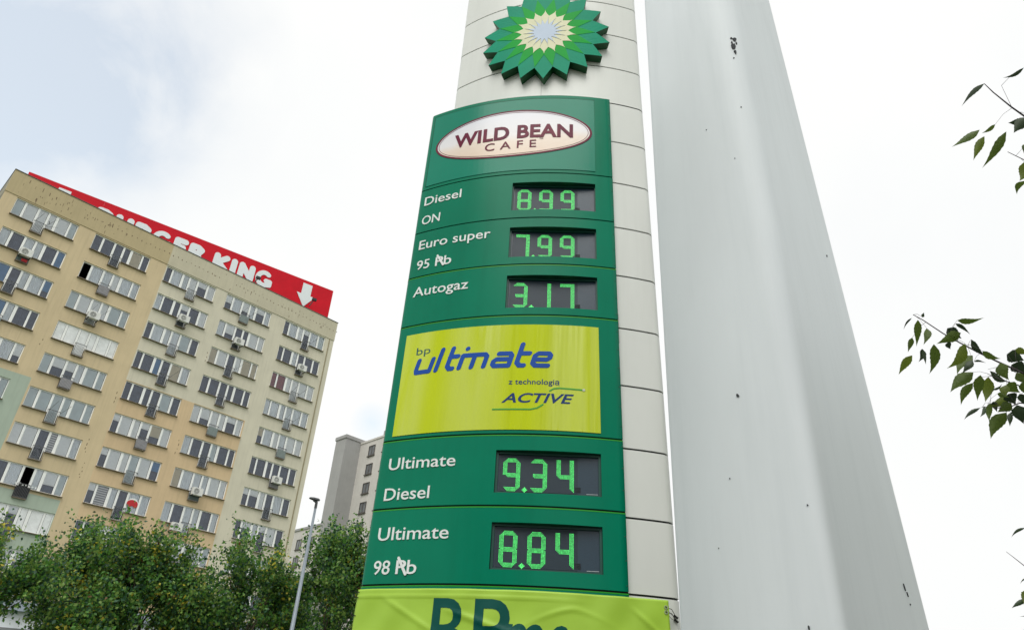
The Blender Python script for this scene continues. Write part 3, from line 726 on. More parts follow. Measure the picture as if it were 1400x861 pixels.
# windows
frame_m = mat('white_window_frame', (.88, .90, .88), .4, .05, 2)
frame_b = mat('window_reveal_white', (.7, .71, .68), .6)
def glass():
    m = bpy.data.materials.new('window_glass'); m.use_nodes = True; t = m.node_tree; t.nodes.clear()
    gl = N(t, 'ShaderNodeBsdfGlossy'); gl.inputs['Roughness'].default_value = .03; gl.inputs[0].default_value = (.85, .9, 1, 1)
    tr = N(t, 'ShaderNodeBsdfTransparent'); tr.inputs[0].default_value = (1, 1, 1, 1)
    fr = N(t, 'ShaderNodeFresnel'); fr.inputs[0].default_value = 1.5
    ms = N(t, 'ShaderNodeMixShader'); t.links.new(math_(t, 'MULTIPLY_ADD', fr.outputs[0], 1.35, .03, clamp=True), ms.inputs[0]); t.links.new(tr.outputs[0], ms.inputs[1]); t.links.new(gl.outputs[0], ms.inputs[2])
    o = N(t, 'ShaderNodeOutputMaterial'); t.links.new(ms.outputs[0], o.inputs[0]); return m
glass_m = glass()
CUR = {'w': mat('white_blind', (.88, .90, .88), .7, .04, 6), 'c': mat('net_curtain', (.80, .84, .85), .8, .08, 3, stretch=(1, 1, .3)), 'g': mat('grey_green_blind', (.62, .70, .70), .7, .06, 2),
       'd': mat('dark_curtain', (.08, .105, .15), .8, .3, 2), 'b': mat('blue_blind', srgb(70, 130, 175), .7, .1, 3), 'r': mat('red_curtain', srgb(150, 72, 66), .8, .12, 5), 's': mat('striped_blind', (.6, .61, .6), .6),
       'f': mat('white_film', (.75, .78, .78), .35, .12, 2.5, .8, 3), 'k': mat('tan_blind', srgb(205, 195, 165), .7, .05, 4)}
t = CUR['s'].node_tree; wv = N(t, 'ShaderNodeTexWave', bands_direction='Z'); wv.inputs['Scale'].default_value = 1.9; g = N(t, 'ShaderNodeNewGeometry'); t.links.new(g.outputs['Position'], wv.inputs['Vector'])
t.links.new(ramp(t, wv.outputs['Fac'], [(.35, (.2, .21, .22)), (.6, (.7, .71, .7))]), t.nodes['Principled BSDF'].inputs['Base Color'])
# o open and dark, d dark, c net, w white, g grey-green, h white half way down, j tan half way down, b blue, r red, s slatted, f film, k tan, x blue half way
PL = {'A': ['gwwwwg', 'cdccdb', 'cbdccx', 'cdbcdd', 'wccwch', 'gggggg', 'ccdccw', 'dcwcgc', 'ffdfff', 'ffffcf', 'gcdcwg', 'cwdcdc', 'gcdcwg'],
      'B': ['ddddkd', 'occwcc', 'gwwwgg', 'ffffff', 'ghhcgg', 'gggggg', 'wwdswc', 'dcochg', 'ffhfff', 'gcbwhc', 'gcdcwg', 'cwdcdc', 'gcdcwg'],
      'C': ['dccwhw', 'cddhdw', 'dcccgd', 'ddbdkc', 'ddddgd', 'hwwhjw', 'hwwgwx', 'hscdcc', 'ddcwcd', 'cwdcdc', 'gcdcwg', 'cwdcdc', 'gcdcwg'],
      'D': ['hchchc', 'chddww', 'kwdwkk', 'dddddd', 'whwwhw', 'cddgdd', 'kcccww', 'cdccdc', 'wwwwwg', 'cwdcdc', 'gcdcwg', 'cwdcdc', 'gcdcwg'],
      'E': ['dcwhcg', 'ddcddd', 'rrwwww', 'cccccc', 'jcwcww', 'dddddd', 'hhwdcd', 'dhchwd', 'gcdcwg', 'cwdcdc', 'gcdcwg', 'cwdcdc', 'gcdcwg']}
for k_ in PL: PL[k_] = PL[k_][:ROWS]
UP_FOLD = {}
def pane_mesh(w, h):
    key = (round(w, 3), round(h, 3))
    if key not in UP_FOLD:
        me = bpy.data.meshes.new('pane'); me.from_pydata([(0, 0, 0), (w, 0, 0), (w, 0, h), (0, 0, h)], [], [(0, 1, 2, 3)]); me.materials.append(glass_m); UP_FOLD[key] = me
    return UP_FOLD[key]
def curtain_mesh(w, h, code):
    key = ('c', round(w, 3), round(h, 3), code)
    if key not in UP_FOLD:
        fold = code in 'cdr'; n = 18 if fold else 1; vs = []; fs = []
        for i in range(n+1):
            y = .018*math.sin(i*2.2)+.008*math.sin(i*5.1) if fold else 0
            vs += [(w*i/n, y, 0), (w*i/n, y, h)]
        for i in range(n): fs.append((2*i, 2*i+2, 2*i+3, 2*i+1))
        me = bpy.data.meshes.new('curtain'); me.from_pydata(vs, [], fs); me.materials.append(CUR[code]); UP_FOLD[key] = me
    return UP_FOLD[key]
AZROT = math.atan2(tF.y, tF.x)
def place(name, me, s, z, d, parent):
    o = bpy.data.objects.new(name, me); COL.objects.link(o); o.parent = parent; o.location = fp(s, z, d)-bldloc; o.rotation_euler = (0, 0, AZROT); return o
bldloc = Vector(bld.location)
rail_m = mat('railing_grey', srgb(95, 98, 98), .5, metal=.3); fillm = [mat('railing_mesh_green', srgb(88, 108, 104), .6, .2, 8), mat('railing_glass', srgb(150, 165, 162), .3, .1, 3), mat('railing_sheet_dark', srgb(40, 50, 62), .5), mat('balcony_cloth', srgb(170, 168, 172), .8, .1, 5)]
sill_m = mat('sill_metal', srgb(120, 108, 92), .6, .2, 4); sill_w = mat('sill_white', (.62, .63, .6), .6)
shared = {}
def window(ci, r):
    w0, w1 = XW[ci]; w = w1-w0; z1 = LZ-2.8*r; z0 = z1-WH; T_ = T1 if ci in (0, 1, 3) else T2; di = 2 if ci in (0, 1, 3) else 3
    d0, d1 = door(ci); zb = z0-.72; X = lambda x: x-w0
    key = ci
    if key not in shared:
        b = MB(); q = .0
        def bx(a, c, lo, hi, y0=-.02, y1=.045): b.box((a, y0, lo), (c, y1, hi))
        # local: x along facade, y into the building, z up from sill
        edges = [0]+[v_ for p in T_ for v_ in (p[0]*w, p[1]*w)]+[w]
        bx(0, w, WH-.075, WH); bx(0, d0-w0, 0, .075); bx(d1-w0, w, 0, .075); bx(d0-w0, d1-w0, -.72, -.64)
        for k in range(0, len(edges), 2):
            lo = .0751; x0, x1 = edges[k], edges[k+1]
            near_door = k in (2*di, 2*di+2)
            if near_door:
                xa, xb = (x1-.06, x1) if k == 2*di else (x0, x0+.06)
                bx(xa, xb, -.6399, .0749)
            bx(x0, x1, lo, WH-.0751)
        me0 = b
        o = b.build('window', frame_m); me = o.data; bpy.data.objects.remove(o)
        b = MB(); b.box((-.03, -.30, -.05), (d0-w0, -.02, -.005)); b.box((d1-w0, -.30, -.05), (w+.03, -.02, -.005)); b.box((d0-w0-.02, -.32, -.78), (d1-w0+.02, -.02, -.725))
        o = b.build('sill', sill_m); ms = o.data; bpy.data.objects.remove(o)
        rl = MB(); dw = d1-d0; yb = -.34
        for zz in (-.70, .22): rl.box((0, yb, zz), (dw, yb+.03, zz+.035))
        for k in range(10): x = dw*k/9; rl.box((x-.008, yb+.005, -.665), (x+.008, yb+.025, .22))
        rl.box((-.02, yb, -.70), (.01, -.2, -.66)); rl.box((dw-.01, yb, -.70), (dw+.02, -.2, -.66)); rl.box((-.02, yb, .19), (.01, -.2, .23)); rl.box((dw-.01, yb, .19), (dw+.02, -.2, .23))
        o = rl.build('balcony_railing', rail_m); mrl = o.data; bpy.data.objects.remove(o)
        fl = MB(); fl.box((.01, yb+.031, -.66), (dw-.01, yb+.036, .05)); o = fl.build('railing_infill', fillm[0]); mfl = o.data; bpy.data.objects.remove(o)
        shared[key] = (me, ms, mrl, mfl)
    me, ms, mrl, mfl = shared[key]
    wo_ = place('window', me, w0, z0, -REC, bld)
    def sub(name, me_, x, z, y):
        o = bpy.data.objects.new(name, me_); COL.objects.link(o); o.parent = wo_; o.location = (x, y, z); return o
    sub('sill', ms, 0, 0, 0)
    code = PL['ABCDE'[ci]][r]
    for k, (a, c) in enumerate(T_):
        a += .004; c -= .004; pw = (c-a)*w; lo = .07 if k != di else -.645; ph = WH-.07-lo; ch = code[k]
        if ch != 'o' : sub('pane', pane_mesh(pw, ph), a*w, lo, .012)
        if ch == 'f': sub('curtain', curtain_mesh(pw, ph, 'f'), a*w, lo, -.005)
        elif ch in 'hjx':
            cc = {'h': 'w', 'j': 'k', 'x': 'b'}[ch]; fr_ = random.Random(ci*31+r*7+k).choice((.35, .5, .62)); hh = (WH-.15)*fr_
            sub('blind', curtain_mesh(pw, round(hh, 2), cc), a*w, WH-.07-round(hh, 2), .05)
            sub('curtain', curtain_mesh(pw, ph, 'd'), a*w, lo, .16)
        elif ch != 'o': sub('curtain', curtain_mesh(pw, ph, ch), a*w, lo, .07 if ch != 'd' else .15)
    ac = {(0, 1): 1, (1, 2): 1, (2, 1): 1, (3, 1): 1, (4, 1): 1, (4, 5): 1, (3, 6): 1, (3, 7): 2, (2, 8): 0}.get((ci, r), 0)
    sub('balcony_railing', mrl, d0-w0, 0, 0)
    rnd = random.Random(ci*17+r)
    if rnd.random() < .3 or (ci, r) == (3, 4):
        me2 = mfl.copy(); me2.materials.clear(); me2.materials.append(fillm[1] if (ci, r) == (3, 4) else rnd.choice(fillm)); sub('railing_infill', me2, d0-w0, 0, 0)
    return wo_, (d0, d1, z0)
acm = mat('air_conditioner_shell', (.72, .73, .70), .5, .05, 5); acd = mat('fan_grille_dark', (.05, .055, .06), .6); red_m = mat('red_plastic', srgb(190, 25, 35), .5)
def add_ac(ci, r, ds=0.):
    d0, d1 = door(ci); z0 = LZ-2.8*r-WH; s0 = (d0+d1)/2+ds
    b = MB(); yb = -.34-.36; W2, H2 = .43, .30; zc = z0-.05 if ds == 0 else z0-.3
    b.box((s0-W2, zc-H2, .36), (s0+W2, zc+H2, .68), 0, T); u = b.build('air_conditioner', acm, bld)
    b = MB(); cs = s0-.12
    for rr_ in (.08, .15, .21, .245):
        pts = [fp(cs+rr_*math.cos(a), zc+rr_*math.sin(a), .69) for a in np.linspace(0, 2*math.pi, 17)]; b.tube(pts, .012, 4, cap=False)
    for a in np.linspace(0, math.pi, 5)[:-1]: b.tube([fp(cs-.24*math.cos(a), zc-.24*math.sin(a), .695), fp(cs+.24*math.cos(a), zc+.24*math.sin(a), .695)], .01, 4)
    b.build('fan_grille', acm, u)
    b = MB(); b.add([fp(cs+.25*math.cos(a), zc+.25*math.sin(a), .683) for a in np.linspace(0, 2*math.pi, 21)[:-1]], [tuple(range(20))]); b.build('fan_opening', acd, u)
    b = MB()
    for ss in (-.38, .34): b.box((s0+ss, zc-H2-.05, .02), (s0+ss+.05, zc-H2, .70), 0, T)
    b.build('bracket', mat('bracket_dark', (.05, .05, .055), .6), u)
    for c in u.children: c.matrix_parent_inverse = Matrix.Identity(4)
for ci in range(5):
    for r in range(ROWS): window(ci, r)
later_parts = []
for a in ((0, 1), (1, 2), (2, 1), (3, 1), (4, 1), (4, 5), (3, 6)): add_ac(*a)
add_ac(3, 7, -.85); add_ac(2, 8, 1.6)
# aerials on the balconies
for ci, r in ((0, 0), (3, 0), (3, 2), (1, 5), (4, 0), (1, 2), (4, 3), (2, 3), (4, 2)):
    d0, d1 = door(ci); z0 = LZ-2.8*r-WH; b = MB()
    b.tube([fp(d0+.05, z0+.15, .2), fp(d0+.35, z0+.85, .75)], .014, 4); b.tube([fp(d1, z0+.1, .2), fp(d1+.45, z0+.75, .75)], .014, 4)
    if ci == 0: b.tube([fp(d1, z0+.1, .2), fp(d1+.75, z0+.25, .55)], .014, 4); b.tube([fp(d1+.15, z0+.3, .4), fp(d1+.05, z0+.55, .45)], .03, 5)
    b.build('balcony_aerial', rail_m, bld)
# flag in a window, red things on a balcony, lights string
d0, d1 = door(2); z0 = LZ-2.8*7-WH; c = (XW[2][0]+T2[4][0]*4.68+.38, z0+.72); b = MB()
pts = [(c[0]+.42*math.cos(a), c[1]+.28*math.sin(a)+.05) for a in np.linspace(0, math.pi, 13)]
b.add([fp(x, z, -.09) for x, z in pts]+[fp(x, c[1]-.18+.06*math.sin(i*1.4), -.08) for i, (x, z) in enumerate(pts)], [(i, i+1, 14+i, 13+i) for i in range(12)]); b.build('window_flag_red', red_m, bld)
b = MB(); b.add([fp(x, z, -.092) for x, z in pts]+[fp(x, z+.13*math.sin(math.pi*i/12), -.093) for i, (x, z) in enumerate(pts)], [(i, i+1, 14+i, 13+i) for i in range(12)]); b.build('window_flag_white', CUR['w'], bld)
d0, d1 = door(0); z0 = LZ-2.8-WH; b = MB(); b.box((d0+.35, z0-.68, .1), (d0+.75, z0-.45, .25), 0, T); b.build('red_crate', red_m, bld)
# one balcony with dark cloth and a light string
d0, d1 = door(1); z0 = LZ-2.8*7-WH; b = MB(); b.box((d0-.05, z0-.74, .11), (d1+.05, z0+.08, .125), 0, T); b.build('balcony_cloth', mat('black_cloth', (.02, .02, .025), .8, .3, 8), bld)
b = MB()
for k in range(7): x = d0-.15+k*.21; z = z0+.16+.05*math.sin(k*2); b.box((x, z, .12), (x+.11, z+.09, .14), 0, T)
b.build('white_garland', CUR['w'], bld)
for c in bld.children:
    if c.name.split('.')[0] not in ('window',): c.matrix_parent_inverse = Matrix.Translation(-bldloc)
# roof sign (its own thing)
A0 = fp(4.59, 0, -5.5); B0 = fp(33.2, 0, -.6); sx = (B0-A0); sx.z = 0; SL = sx.length; sx.normalize(); sn = Vector((sx.y, -sx.x, 0))
def sp_(s, z, d=0.): p = A0+sx*s+sn*d; return Vector((p.x, p.y, z+CAMZ))
rs = empty('roof_sign', tuple(sp_(SL/2, 36.5)), 'long red rooftop advertising sign reading BURGER KING with white arrows', 'sign')
redm = mat('sign_red', srgb(205, 10, 34), .5, .07, .8, .12, 3, spec=.2); signw = mat('sign_white', (.78, .84, .86), .45)
b = MB(); TS = lambda x, y, z: sp_(x, y, z); NB = 14
for k in range(NB):
    b = MB(); b.box((SL*k/NB+(.003 if k else 0), 36.62, -.10), (SL*(k+1)/NB, 40.82, 0), 0, TS); b.build('board', redm, rs)
b = MB()
for k in range(9): s = SL*(k+.5)/9; b.box((s-.06, 34.85+1.55, -.3), (s+.06, 40.6, -.101), 0, TS); b.tube([sp_(s, 40.2, -.3), sp_(s, 36.45, -1.9 if k > 4 else -2.4)], .05, 5)
b.build('support_frame', mat('sign_steel', (.2, .2, .2), .6), rs)
def sign_uv(px, py):
    d = ray(px, py); P0 = sp_(0, 0); t_ = ((P0-EYE).dot(sn))/d.dot(sn); p = EYE+d*t_; q_ = p-A0; return q_.dot(sx), p.z-CAMZ
uK = sign_uv(289, 362)[0]; uG = sign_uv(373.3, 381)[0]; ztopL = sign_uv(364, 370.7)[1]; zbotL = sign_uv(364, 394.6)[1]
print('sign', SL, uK, uG, ztopL, zbotL, sign_uv(144.3, 290), sign_uv(80.7, 253.6), sign_uv(100.7, 260.7), [sign_uv(*p) for p in ((415, 386.5), (427.6, 390), (404.8, 399.3), (429, 408.2), (414.3, 419.4), (412.3, 401.2))])
r_ = .155
BK = {'K': (.80, [[(r_, r_), (r_, 1-r_)], [(.80-r_, 1-r_), (r_+.1, .5), (.80-r_+.02, r_)]]), 'I': (.36, [[(.18, r_), (.18, 1-r_)]]),
      'N': (.86, [[(r_, r_), (r_, 1-r_), (.86-r_, r_), (.86-r_, 1-r_)]]), 'G': (.92, [arcpts(.46, .5, .46-.13, .5-.13, 55, 300, 18)+[(.79, .22), (.79, .42), (.60, .42)]]),
      'B': (.78, [[(r_, r_), (r_, 1-r_), (.42, 1-r_), (.58, .76), (.5, .54), (.25, .52)], [(.5, .52), (.62, .34), (.5, r_), (r_, r_)]]),
      'U': (.82, [[(r_, 1-r_), (r_, .38)]+arcpts(.41, .4, .41-r_, .4-r_, 180, 360, 8)+[(.82-r_, 1-r_)]]), 'R': (.80, [[(r_, r_), (r_, 1-r_), (.42, 1-r_), (.60, .74), (.48, .50), (.25, .46)], [(.42, .45), (.80-r_, r_)]]),
      'E': (.68, [[(.68-r_, 1-r_), (r_, 1-r_), (r_, r_), (.68-r_, r_)], [(r_, .5), (.68-r_-.06, .5)]])}
Hh = ztopL-zbotL; widths = [BK[c][0] if c != ' ' else .30 for c in 'BURGER KING']; gapw = .075
tot = sum(widths)+gapw*10; kw = sum(widths[7:])+gapw*3; sc = (uG-uK)/kw
x = uG-sc*tot; print('text start', x, 'scale', sc, Hh)
for c, wd in zip('BURGER KING', widths):
    if c != ' ':
        v, f = strokes(BK[c][1], .13 if c == 'G' else r_, .03); v = np.stack([x+v[:, 0]*sc, zbotL+v[:, 1]*Hh], 1)
        vs, fs = thicken(v, f, lambda a, b_, d: sp_(a, b_, d), .001, .05); b = MB(); b.add(vs, fs); b.build('letter', signw, rs)
    x += (wd+gapw)*sc
AR = [sign_uv(*p) for p in ((415, 386.5), (427.6, 390), (404.8, 399.3), (429, 408.2), (414.3, 419.4), (412.3, 401.2), (425.7, 406))]
ac_ = (AR[0][0]+AR[1][0])/2; sw = (AR[1][0]-AR[0][0])/2; hw = (AR[3][0]-AR[2][0])/2; at = AR[0][1]; am = (AR[5][1]+AR[6][1])/2; ab = AR[4][1]
lc = (sign_uv(80.7, 253.6)[0]+sign_uv(100.7, 260.7)[0])/2
for c in (ac_, lc):
    pts = [(c-sw, at), (c-sw, am), (c-hw, am), (c, ab), (c+hw, am), (c+sw, am), (c+sw, at)]
    v = np.array(pts); vs, fs = thicken(v, [(0, 1, 5, 6), (2, 3, 4, 5, 1)], lambda a, b_, d: sp_(a, b_, d), .001, .05); b = MB(); b.add(vs, fs); b.build('arrow', signw, rs)
adopt(rs)
for k, (px, py, s_) in enumerate(((348, 386, .0), (424, 415, 0))):
    s, z = sign_uv(px, py); b = MB(); b.tube([sp_(s-.35, z-.9, 1.0), sp_(s, z, 1.0)], .05, 6); b.box((s-.22, z-.12, .95), (s+.24, z+.16, 1.15), 0, TS)
    fl = b.build('roof_floodlight', mat('floodlight_black', (.02, .02, .022), .5)); 
    tag(fl, ('small black floodlight on the parapet below the letter G', 'small black floodlight on the parapet by the right arrow')[k], 'floodlight', 'floodlights on the roof edge')

# ------------------------------------------------------------------ buildings behind
pF = Vector((nF.x*-1, nF.y*-1, 0))
gw = wallmat('block_white', 205, 202, 196); gg = wallmat('block_grey', 165, 165, 164); gd = mat('dark_window_frame', (.10, .09, .08), .6); gl_far = mat('far_window_glass', (.16, .17, .18), .15, .3, 1.)
def slab(b, P, e1, l1, e2, l2, z0, z1, mi=0):
    vs = []
    for z in (z0, z1):
        for a, c in ((0, 0), (l1, 0), (l1, l2), (0, l2)): q = P+e1*a+e2*c; vs.append((q.x, q.y, z))
    b.add(vs, [(0, 3, 2, 1), (4, 5, 6, 7), (0, 1, 5, 4), (1, 2, 6, 5), (2, 3, 7, 6), (3, 0, 4, 7)], mi)
K = pol(-12.78, 105); I_ = K+tF*2.7
gb = empty('grey_stair_tower_block', (K.x, K.y, 0), 'white slab block with a grey windowless stair tower left of the price pylon', 'apartment block')
b = MB(); slab(b, K, tF, 6, -pF, 2.6, 0, 37.6+CAMZ); b.build('stair_tower', gg, gb)
b = MB(); slab(b, K+tF*.0-tF*.12+pF*.12, tF, 6.2, -pF, 2.84, 37.6+CAMZ, 38.1+CAMZ); b.build('tower_parapet', gg, gb)
b = MB(); slab(b, I_, pF, 26, tF, 12, 0, 37.3+CAMZ); b.build('wall', gw, gb)
b = MB(); slab(b, I_-tF*.1, pF, 26, tF, 12, 37.301+CAMZ, 37.6+CAMZ); b.build('parapet', gw, gb)
b = MB(); slab(b, I_+pF*2.5+tF*2, pF, 6, tF, 5, 37.601+CAMZ, 39.6+CAMZ); b.build('lift_housing', gg, gb)
def far_window(P, e, n_, w, h, z, parent):
    fr = MB()
    def bx(a, c, lo, hi, d0, d1):
        vs = []
        for zz in (lo, hi):
            for x_, d_ in ((a, d0), (c, d0), (c, d1), (a, d1)): q = P+e*x_+n_*d_; vs.append((q.x, q.y, zz))
        fr.add(vs, [(0, 3, 2, 1), (4, 5, 6, 7), (0, 1, 5, 4), (1, 2, 6, 5), (2, 3, 7, 6), (3, 0, 4, 7)])
    bx(0, w, z, z+.1, .0, .1); bx(0, w, z+h-.1, z+h, 0, .1); bx(0, .09, z+.1, z+h-.1, 0, .1); bx(w-.09, w, z+.1, z+h-.1, 0, .1); bx(w*.5-.05, w*.5+.05, z+.1, z+h-.1, 0, .08); bx(-.1, w+.1, z-.14, z-.001, 0, .2)
    o = fr.build('window', gd, parent); g = MB()
    for a, c in ((.09, w*.5-.05), (w*.5+.05, w-.09)):
        vs = [P+e*a+n_*.03, P+e*c+n_*.03]; g.add([(vs[0].x, vs[0].y, z+.1), (vs[1].x, vs[1].y, z+.1), (vs[1].x, vs[1].y, z+h-.1), (vs[0].x, vs[0].y, z+h-.1)], [(0, 1, 2, 3)])
    g.build('pane', gl_far, o)
for r in range(9):
    for k in range(4): far_window(I_+pF*(2.35+k*3.4), pF, -tF, 1.5, 1.55, 35.0+CAMZ-2.8*r, gb)
for c in gb.children: c.matrix_parent_inverse = Matrix.Translation(-Vector(gb.location))
lb = empty('low_white_block', (0, 0, 0), 'distant white block, its roof edge just showing behind the street lamp', 'apartment block')
P0 = pol(-17.5, 138); zt = 28.45+CAMZ
b = MB(); slab(b, P0, pF, 20, tF, 12, 0, zt); b.build('wall', gw, lb)
b = MB(); slab(b, P0-tF*.15, pF, 20.1, tF, 12, zt+.001, zt+.35); b.build('roof_edge', gg, lb)
for r in range(6):
    for k in range(5): far_window(P0+pF*(1.5+k*3.6), pF, -tF, 1.5, 1.6, zt-3.1-2.8*r, lb)
for k in range(2): pass

# low pavilion behind the trees
pv = empty('low_pavilion', tuple(pol(-25, 44)), 'low pale building barely showing through the foliage of the trees', 'building')
b = MB(); Pp = pol(-33, 43); ee = Vector((.96, .28, 0)); nn_ = Vector((-.28, .96, 0)); slab(b, Pp, ee, 16, nn_, 6, 0, 5.6); b.build('wall', mat('pavilion_wall', (.62, .66, .70), .6, .15, 1), pv)
b = MB(); slab(b, Pp-nn_*.3-ee*.3, ee, 16.6, nn_, 6.6, 5.6, 6.0); b.build('roof', mat('pavilion_roof', (.28, .33, .40), .6), pv)
for k in range(6):
    b = MB(); slab(b, Pp-nn_*.03+ee*(1+k*2.5), ee, 1.7, nn_, .1, 2.4, 4.9); b.build('window', gl_far, pv)
for c in pv.children: c.matrix_parent_inverse = Matrix.Translation(-Vector(pv.location))

# unseen buildings added behind the camera for reflections in the glossy panels
for k, (px_, py_, w_, h_, d_) in enumerate(((-38, -60, 26, 22, 12), (20, -75, 14, 34, 14), (60, -50, 30, 14, 12))):
    bb_ = empty('reflection_block', (px_, py_, 0), ('long beige block added unseen behind the camera for reflections', 'narrow tall grey block added unseen behind the camera for reflections', 'low wide block added unseen behind the camera to the right for reflections')[k], 'building')
    b = MB(); b.box((0, 0, 0), (w_, d_, h_)); b.build('wall', (wm[0], gg, gw)[k], bb_)
    b = MB(); b.box((-.2, -.2, h_), (w_+.2, d_+.2, h_+.6)); b.build('roof', gg, bb_)
    for r in range(int(h_/3)):
        for q in range(int(w_/4)):
            b = MB(); b.box((q*4+1, d_, r*3+1), (q*4+2.8, d_+.05, r*3+2.4)); b.build('window', gl_far, bb_)

# ------------------------------------------------------------------ street lamp
lp = pol(-14.12, 23.2); lamp_root = empty('street_lamp', (lp.x, lp.y, 0), 'tall grey metal street lamp with a flat dark head in front of the trees', 'street lamp')
HT = 23.2*.2665+CAMZ; b = MB()
b.tube([(lp.x, lp.y, .0), (lp.x, lp.y, .9), (lp.x, lp.y, .92), (lp.x, lp.y, HT-.25)], [.12, .12, .085, .038], 12); b.build('pole', mat('galvanised_steel', srgb(150, 160, 168), .42, .08, 3, metal=.55), lamp_root, smooth=True)
b = MB(); arm = Vector((-.85, -.5, 0)).normalized(); P_ = Vector((lp.x, lp.y, HT-.26))
b.tube([P_, P_+Vector((0, 0, .18)), P_+Vector((0, 0, .24))+arm*.1], .045, 8); b.build('bracket', mat('lamp_dark', (.06, .065, .07), .5), lamp_root)
b = MB(); c = P_+Vector((0, 0, .26)); sd = Vector((-arm.y, arm.x, 0))
sec = [(-.14, .05, .03), (-.05, .11, .055), (.2, .125, .05), (.36, .09, .03), (.40, .04, .015)]
vs = []
for a, w_, h_ in sec: 
    a *= .62; w_ *= .7; h_ *= .75; q = c+arm*a+Vector((0, 0, .05*a)); vs += [q+sd*w_-Vector((0, 0, h_*.6)), q-sd*w_-Vector((0, 0, h_*.6)), q-sd*w_*.7+Vector((0, 0, h_)), q+sd*w_*.7+Vector((0, 0, h_))]
fs = [(3, 2, 1, 0), (16, 17, 18, 19)]+[(4*j+i, 4*j+(i+1) % 4, 4*j+4+(i+1) % 4, 4*j+4+i) for j in range(4) for i in range(4)]
b.add(vs, fs); b.build('lamp_head', MATS['lamp_dark'], lamp_root, recalc=True)
for c in lamp_root.children: c.matrix_parent_inverse = Matrix.Translation(-Vector(lamp_root.location))

# ------------------------------------------------------------------ trees in front of the block
bark = mat('bark', (.07, .055, .04), .9, .3, 12, .8, 40)
LM = [mat('leaf_green', (.085, .225, .035), .5, .3, 1.5, transl=.3), mat('leaf_dark', (.028, .090, .040), .5, .25, 2, transl=.2), mat('leaf_olive', (.18, .29, .055), .5, .25, 2, transl=.3), mat('leaf_yellow', (.52, .46, .05), .6, .2, 3, transl=.3), mat('leaf_russet', (.20, .10, .04), .6, .2, 3, transl=.25)]
def limb(b, p, d, L, r, depth, ends, rnd, spread=.55):
    pts = [Vector(p)]; rs_ = [r]; n = 4
    for i in range(n):
        d = (d+Vector((rnd.gauss(0, .11), rnd.gauss(0, .11), rnd.gauss(.04, .07)))).normalized(); pts.append(pts[-1]+d*L/n); rs_.append(r*(1-.45*(i+1)/n))
    b.tube(pts, rs_, 6 if r > .03 else 4, cap=False)
    if depth <= 2: ends += [(pts[-1], d), (pts[-2], d)] 
    if depth == 0: ends.append((pts[1], d)); return
    for k in range(rnd.choice((3, 3, 4))):
        a = rnd.uniform(0, 6.28); t_ = rnd.uniform(.35, 1.) if k else 1.; i = t_*n; i0 = min(int(i), n-1); q = pts[i0].lerp(pts[i0+1], i-i0)
        pr = d.orthogonal().normalized(); pr.rotate(Matrix.Rotation(a, 3, d)); nd = (d+pr*rnd.uniform(.45, .95)*spread*1.5+Vector((0, 0, .12))).normalized()
        limb(b, q, nd, L*rnd.uniform(.6, .8), rs_[i0]*.62, depth-1, ends, rnd, spread)
def foliage(name, ends, parent, nleaf, size, seed, spread, yellow=.06, cand=None):
    rg = np.random.default_rng(seed); E_ = np.array([tuple(e[0]) for e in ends]); Dn = np.array([tuple(e[1]) for e in ends]); ne = len(E_)
    tint = rg.random(ne); idx = rg.integers(0, ne, nleaf)
    c = E_[idx]+rg.normal(0, 1, (nleaf, 3))*spread*np.array([1, 1, .75])+Dn[idx]*rg.uniform(-.3, .45, (nleaf, 1))
    a = rg.normal(0, 1, (nleaf, 3))+np.array([0, 0, -.5]); a /= np.linalg.norm(a, axis=1)[:, None]; w = np.cross(a, rg.normal(0, 1, (nleaf, 3))+np.array([0, 0, 1.])); w /= np.linalg.norm(w, axis=1)[:, None]
    nrm = np.cross(a, w); s = size*rg.uniform(.6, 1.25, (nleaf, 1))
    v = np.stack([c-a*s*.5, c+w*s*.33-nrm*s*.08-a*s*.05, c+a*s*.5, c-w*s*.33-nrm*s*.08-a*s*.05], 1).reshape(-1, 3)
    k = np.arange(nleaf)*4; f = np.stack([k, k+1, k+2, k, k+2, k+3], 1).reshape(-1, 3)
    mi = rg.choice(3, nleaf, p=[.48, .34, .18]); clump = tint[idx]; mi = np.where((clump > 1-yellow) & (rg.random(nleaf) < .55), 3, mi); mi = np.where((rg.random(nleaf) < .003), 3, mi); mi = np.where((clump < yellow*.3) & (rg.random(nleaf) < .25), 4, mi)
    mi = np.where((clump > .55) & (clump < .8) & (mi == 0), 2, mi)
    me = bpy.data.meshes.new(name); me.vertices.add(len(v)); me.vertices.foreach_set('co', v.ravel()); me.loops.add(len(f)*3); me.loops.foreach_set('vertex_index', f.ravel())
    me.polygons.add(len(f)); me.polygons.foreach_set('loop_start', np.arange(len(f))*3); me.polygons.foreach_set('loop_total', np.full(len(f), 3)); me.update(); me.validate()
    for m in LM: me.materials.append(m)
    me.polygons.foreach_set('material_index', np.repeat(mi, 2)); me.update(); o = link(name, me, parent); return o
